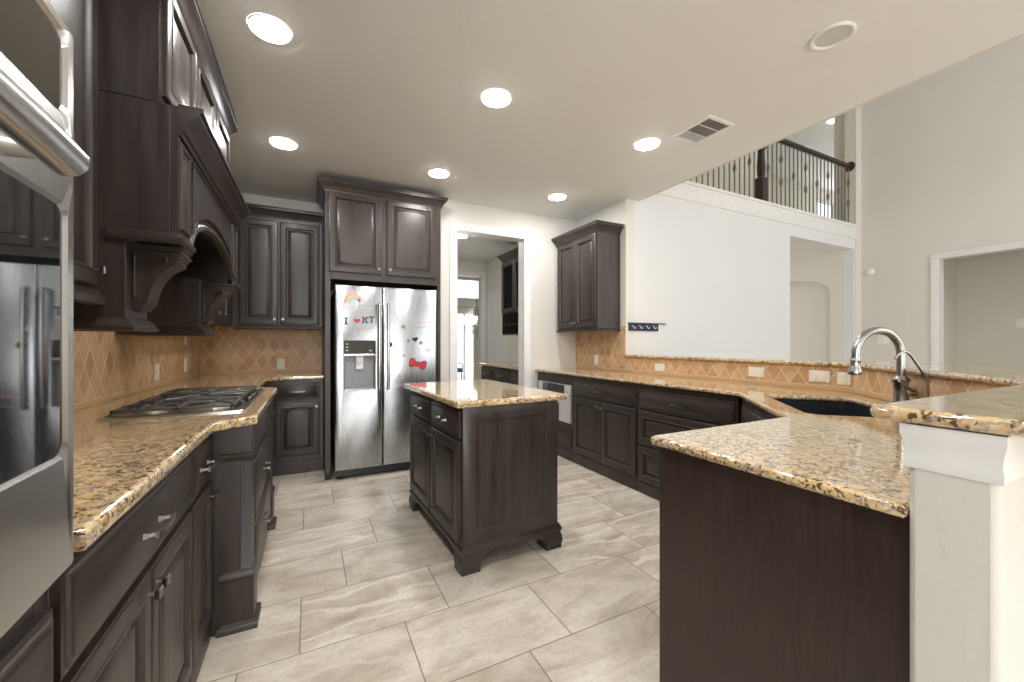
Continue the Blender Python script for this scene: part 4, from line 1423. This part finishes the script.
def baluster_mesh(kind):
    b = MB().box(-.0065, .0065, -.0065, .0065, 3.086, 4.014)
    zz = {0: (), 1: (3.60,), 2: (3.46, 3.78)}[kind]
    for z in zz:
        for k in range(4):
            a0 = k * PI / 2
            b.tube([(.0045 * math.cos(a0), .0045 * math.sin(a0), z - .055), (.016 * math.cos(a0 + .6), .016 * math.sin(a0 + .6), z - .03), (.023 * math.cos(a0 + 1.2), .023 * math.sin(a0 + 1.2), z), (.016 * math.cos(a0 + 1.8), .016 * math.sin(a0 + 1.8), z + .03), (.0045 * math.cos(a0 + 2.4), .0045 * math.sin(a0 + 2.4), z + .055)], .0045, 6)
    return b.mesh('baluster', RB)


bal = [baluster_mesh(k) for k in (0, 1, 2)]
xs = [5.27 - .1012 * i for i in range(20)] + [5.57 + .1012 * i for i in range(22)]
for i, x in enumerate(xs):
    j = i if i < 20 else i - 20
    kind = 0
    if j % 3 == (1 if i < 20 else 0):
        kind = 1 if (j // 3) % 2 == 0 else 2
    o = bpy.data.objects.new('baluster', bal[kind])
    COL.objects.link(o)
    o.parent = t
    o.location = (x - 5.42, 0, -3.085)

# ================================================================== PANTRY PASSAGE AND DINING ROOM THROUGH THE DOORWAY
t = cabinet('base_cabinet', 'dark three drawer cabinet in the pantry passage past the doorway', (2.40, 5.80, 0), FNX, 1.50, .575, 0, .874, [
    (k, .01 + .5 * i, .49 + .5 * i, z0, z1, h) for i in range(3) for k, z0, z1, h in (('drawer', .672, .850, 'p'), ('door', .112, .655, 'rt'))])
o = slab('countertop', [(2.365, 4.262), (2.365, 5.825), (2.972, 5.825), (2.972, 4.262)], [], .875, .912, GR)
tag(o, 'granite countertop in the pantry passage past the doorway', 'countertop')
t = thing('upper_cabinet', 'dark glass door cabinet with wine cubbies in the pantry passage', 'cabinet', (2.66, 5.60, 0), FNX)
PW_ = 1.30
b = MB().box(0, .02, 0, .315, 1.34, 2.50).box(PW_ - .02, PW_, 0, .315, 1.34, 2.50).box(.02, PW_ - .02, .295, .315, 1.34, 2.50)
for z in (1.34, 1.66, 2.44):
    b.box(.02, PW_ - .02, 0, .295, z, z + .02)
b.box(.02, PW_ - .02, 0, .295, 1.49, 1.502)
for i in range(1, 10):
    b.box(i * PW_ / 10 - .006, i * PW_ / 10 + .006, 0, .295, 1.36, 1.66)
b.build('carcass', WD, t)
for i in range(3):
    x0, x1 = .010 + i * .428, .432 + i * .428
    rg = []
    for ins, y in ((0, 0), (0, -.018), (.003, -.020), (.058, -.020), (.064, -.012), (.064, 0)):
        rg.append([(x0 + ins, y, 1.675 + ins), (x1 - ins, y, 1.675 + ins), (x1 - ins, y, 2.43 - ins), (x0 + ins, y, 2.43 - ins)])
    dd = MB().rings(rg, False, False).build('glass_door', WD, t)
    MB().box(x0 + .062, x1 - .062, -.010, -.006, 1.737, 2.368).build('glass_pane', GL, dd)
    add_knob(dd, x1 - .03, 1.72)
MB().sweep([(0, .3), (0, 0), (PW_, 0)], crown_prof(2.46), side=1).build('crown_molding', WDH, t)

t = thing('chandelier', 'lit nickel chandelier with glass shades in the dining room', 'chandelier', (3.22, 8.05, 2.98))
MB().lathe(0, 0, [(.065, .220), (.065, .205), (.045, .185), (.010, .175)], 20).build('canopy', FN, t)
MB().cyl((0, 0, .18), (0, 0, -.85), .006, 8).build('rod', FN, t)
MB().lathe(0, 0, [(.010, -.80), (.020, -.84), (.014, -.90), (.020, -1.0), (.034, -1.10), (.030, -1.25), (.018, -1.36), (.038, -1.44), (.030, -1.52), (.008, -1.60), (.012, -1.64), (.003, -1.67)], 16).build('column', FN, t)
for i in range(5):
    a = 2 * PI * i / 5 + .35
    ca, sa = math.cos(a), math.sin(a)
    q = MB().tube([(ca * r, sa * r, z) for r, z in ((.02, -1.46), (.10, -1.54), (.19, -1.55), (.25, -1.47), (.265, -1.38))], .008, 8).lathe(ca * .265, sa * .265, [(.006, -1.40), (.034, -1.385), (.034, -1.375), (.010, -1.365)], 14)
    q = q.build('arm', FN, t)
    MB().lathe(ca * .265, sa * .265, [(.030, -1.365), (.050, -1.33), (.062, -1.27), (.066, -1.20), (.062, -1.20), (.046, -1.33), (.026, -1.36)], 18).build('glass_shade', EMB, q)

b = MB()
rg = []
for z in (.04, .5, 1.2, 2.18):
    k = 1 + .12 * (1 - z / 2.2)
    top = [(4.02 + (.62 * i / 40) * 1.0, 10.40 - .035 - .03 * k * math.sin(i * 1.35)) for i in range(41)]
    rg.append([(x, y, z) for x, y in top] + [(x, y + .006, z) for x, y in reversed(top)])
b.rings(rg, True, True, True)
t = tag(b.build('curtain', CUR), 'pale pleated curtain beside the dining room window', 'curtain')
MB().tube([(3.0, 10.40, 2.20), (4.75, 10.40, 2.20)], .012, 10).build('curtain_rod', NK, t)
# patio chair outside the dining window
BL = m_plain('blue_outdoor_fabric', (.10, .22, .38), .7)
t = thing('patio_chair', 'blue patio lounge chair outside the dining room window', 'chair', (3.75, 11.45, 0))
MB().rings([[(x, y, z) for x, y in rounded(0, 0, .58, .58, .06)] for z in (.36, .38, .46, .48)]).build('seat', BL, t)
MB().rings([[(x, y + (z - .46) * .25, z) for x, y in rounded(0, .27, .56, .10, .04)] for z in (.46, .70, .92, .96)]).build('backrest', BL, t)
for x in (-.25, .25):
    for y in (-.25, .25):
        MB().tube([(x, y, 0), (x, y, .37)], [.014, .018], 8).build('leg', NK, t)
    MB().tube([(x * 1.12, -.25, .36), (x * 1.12, -.25, .60), (x * 1.12, .30, .62)], .016, 8).build('armrest', NK, t)
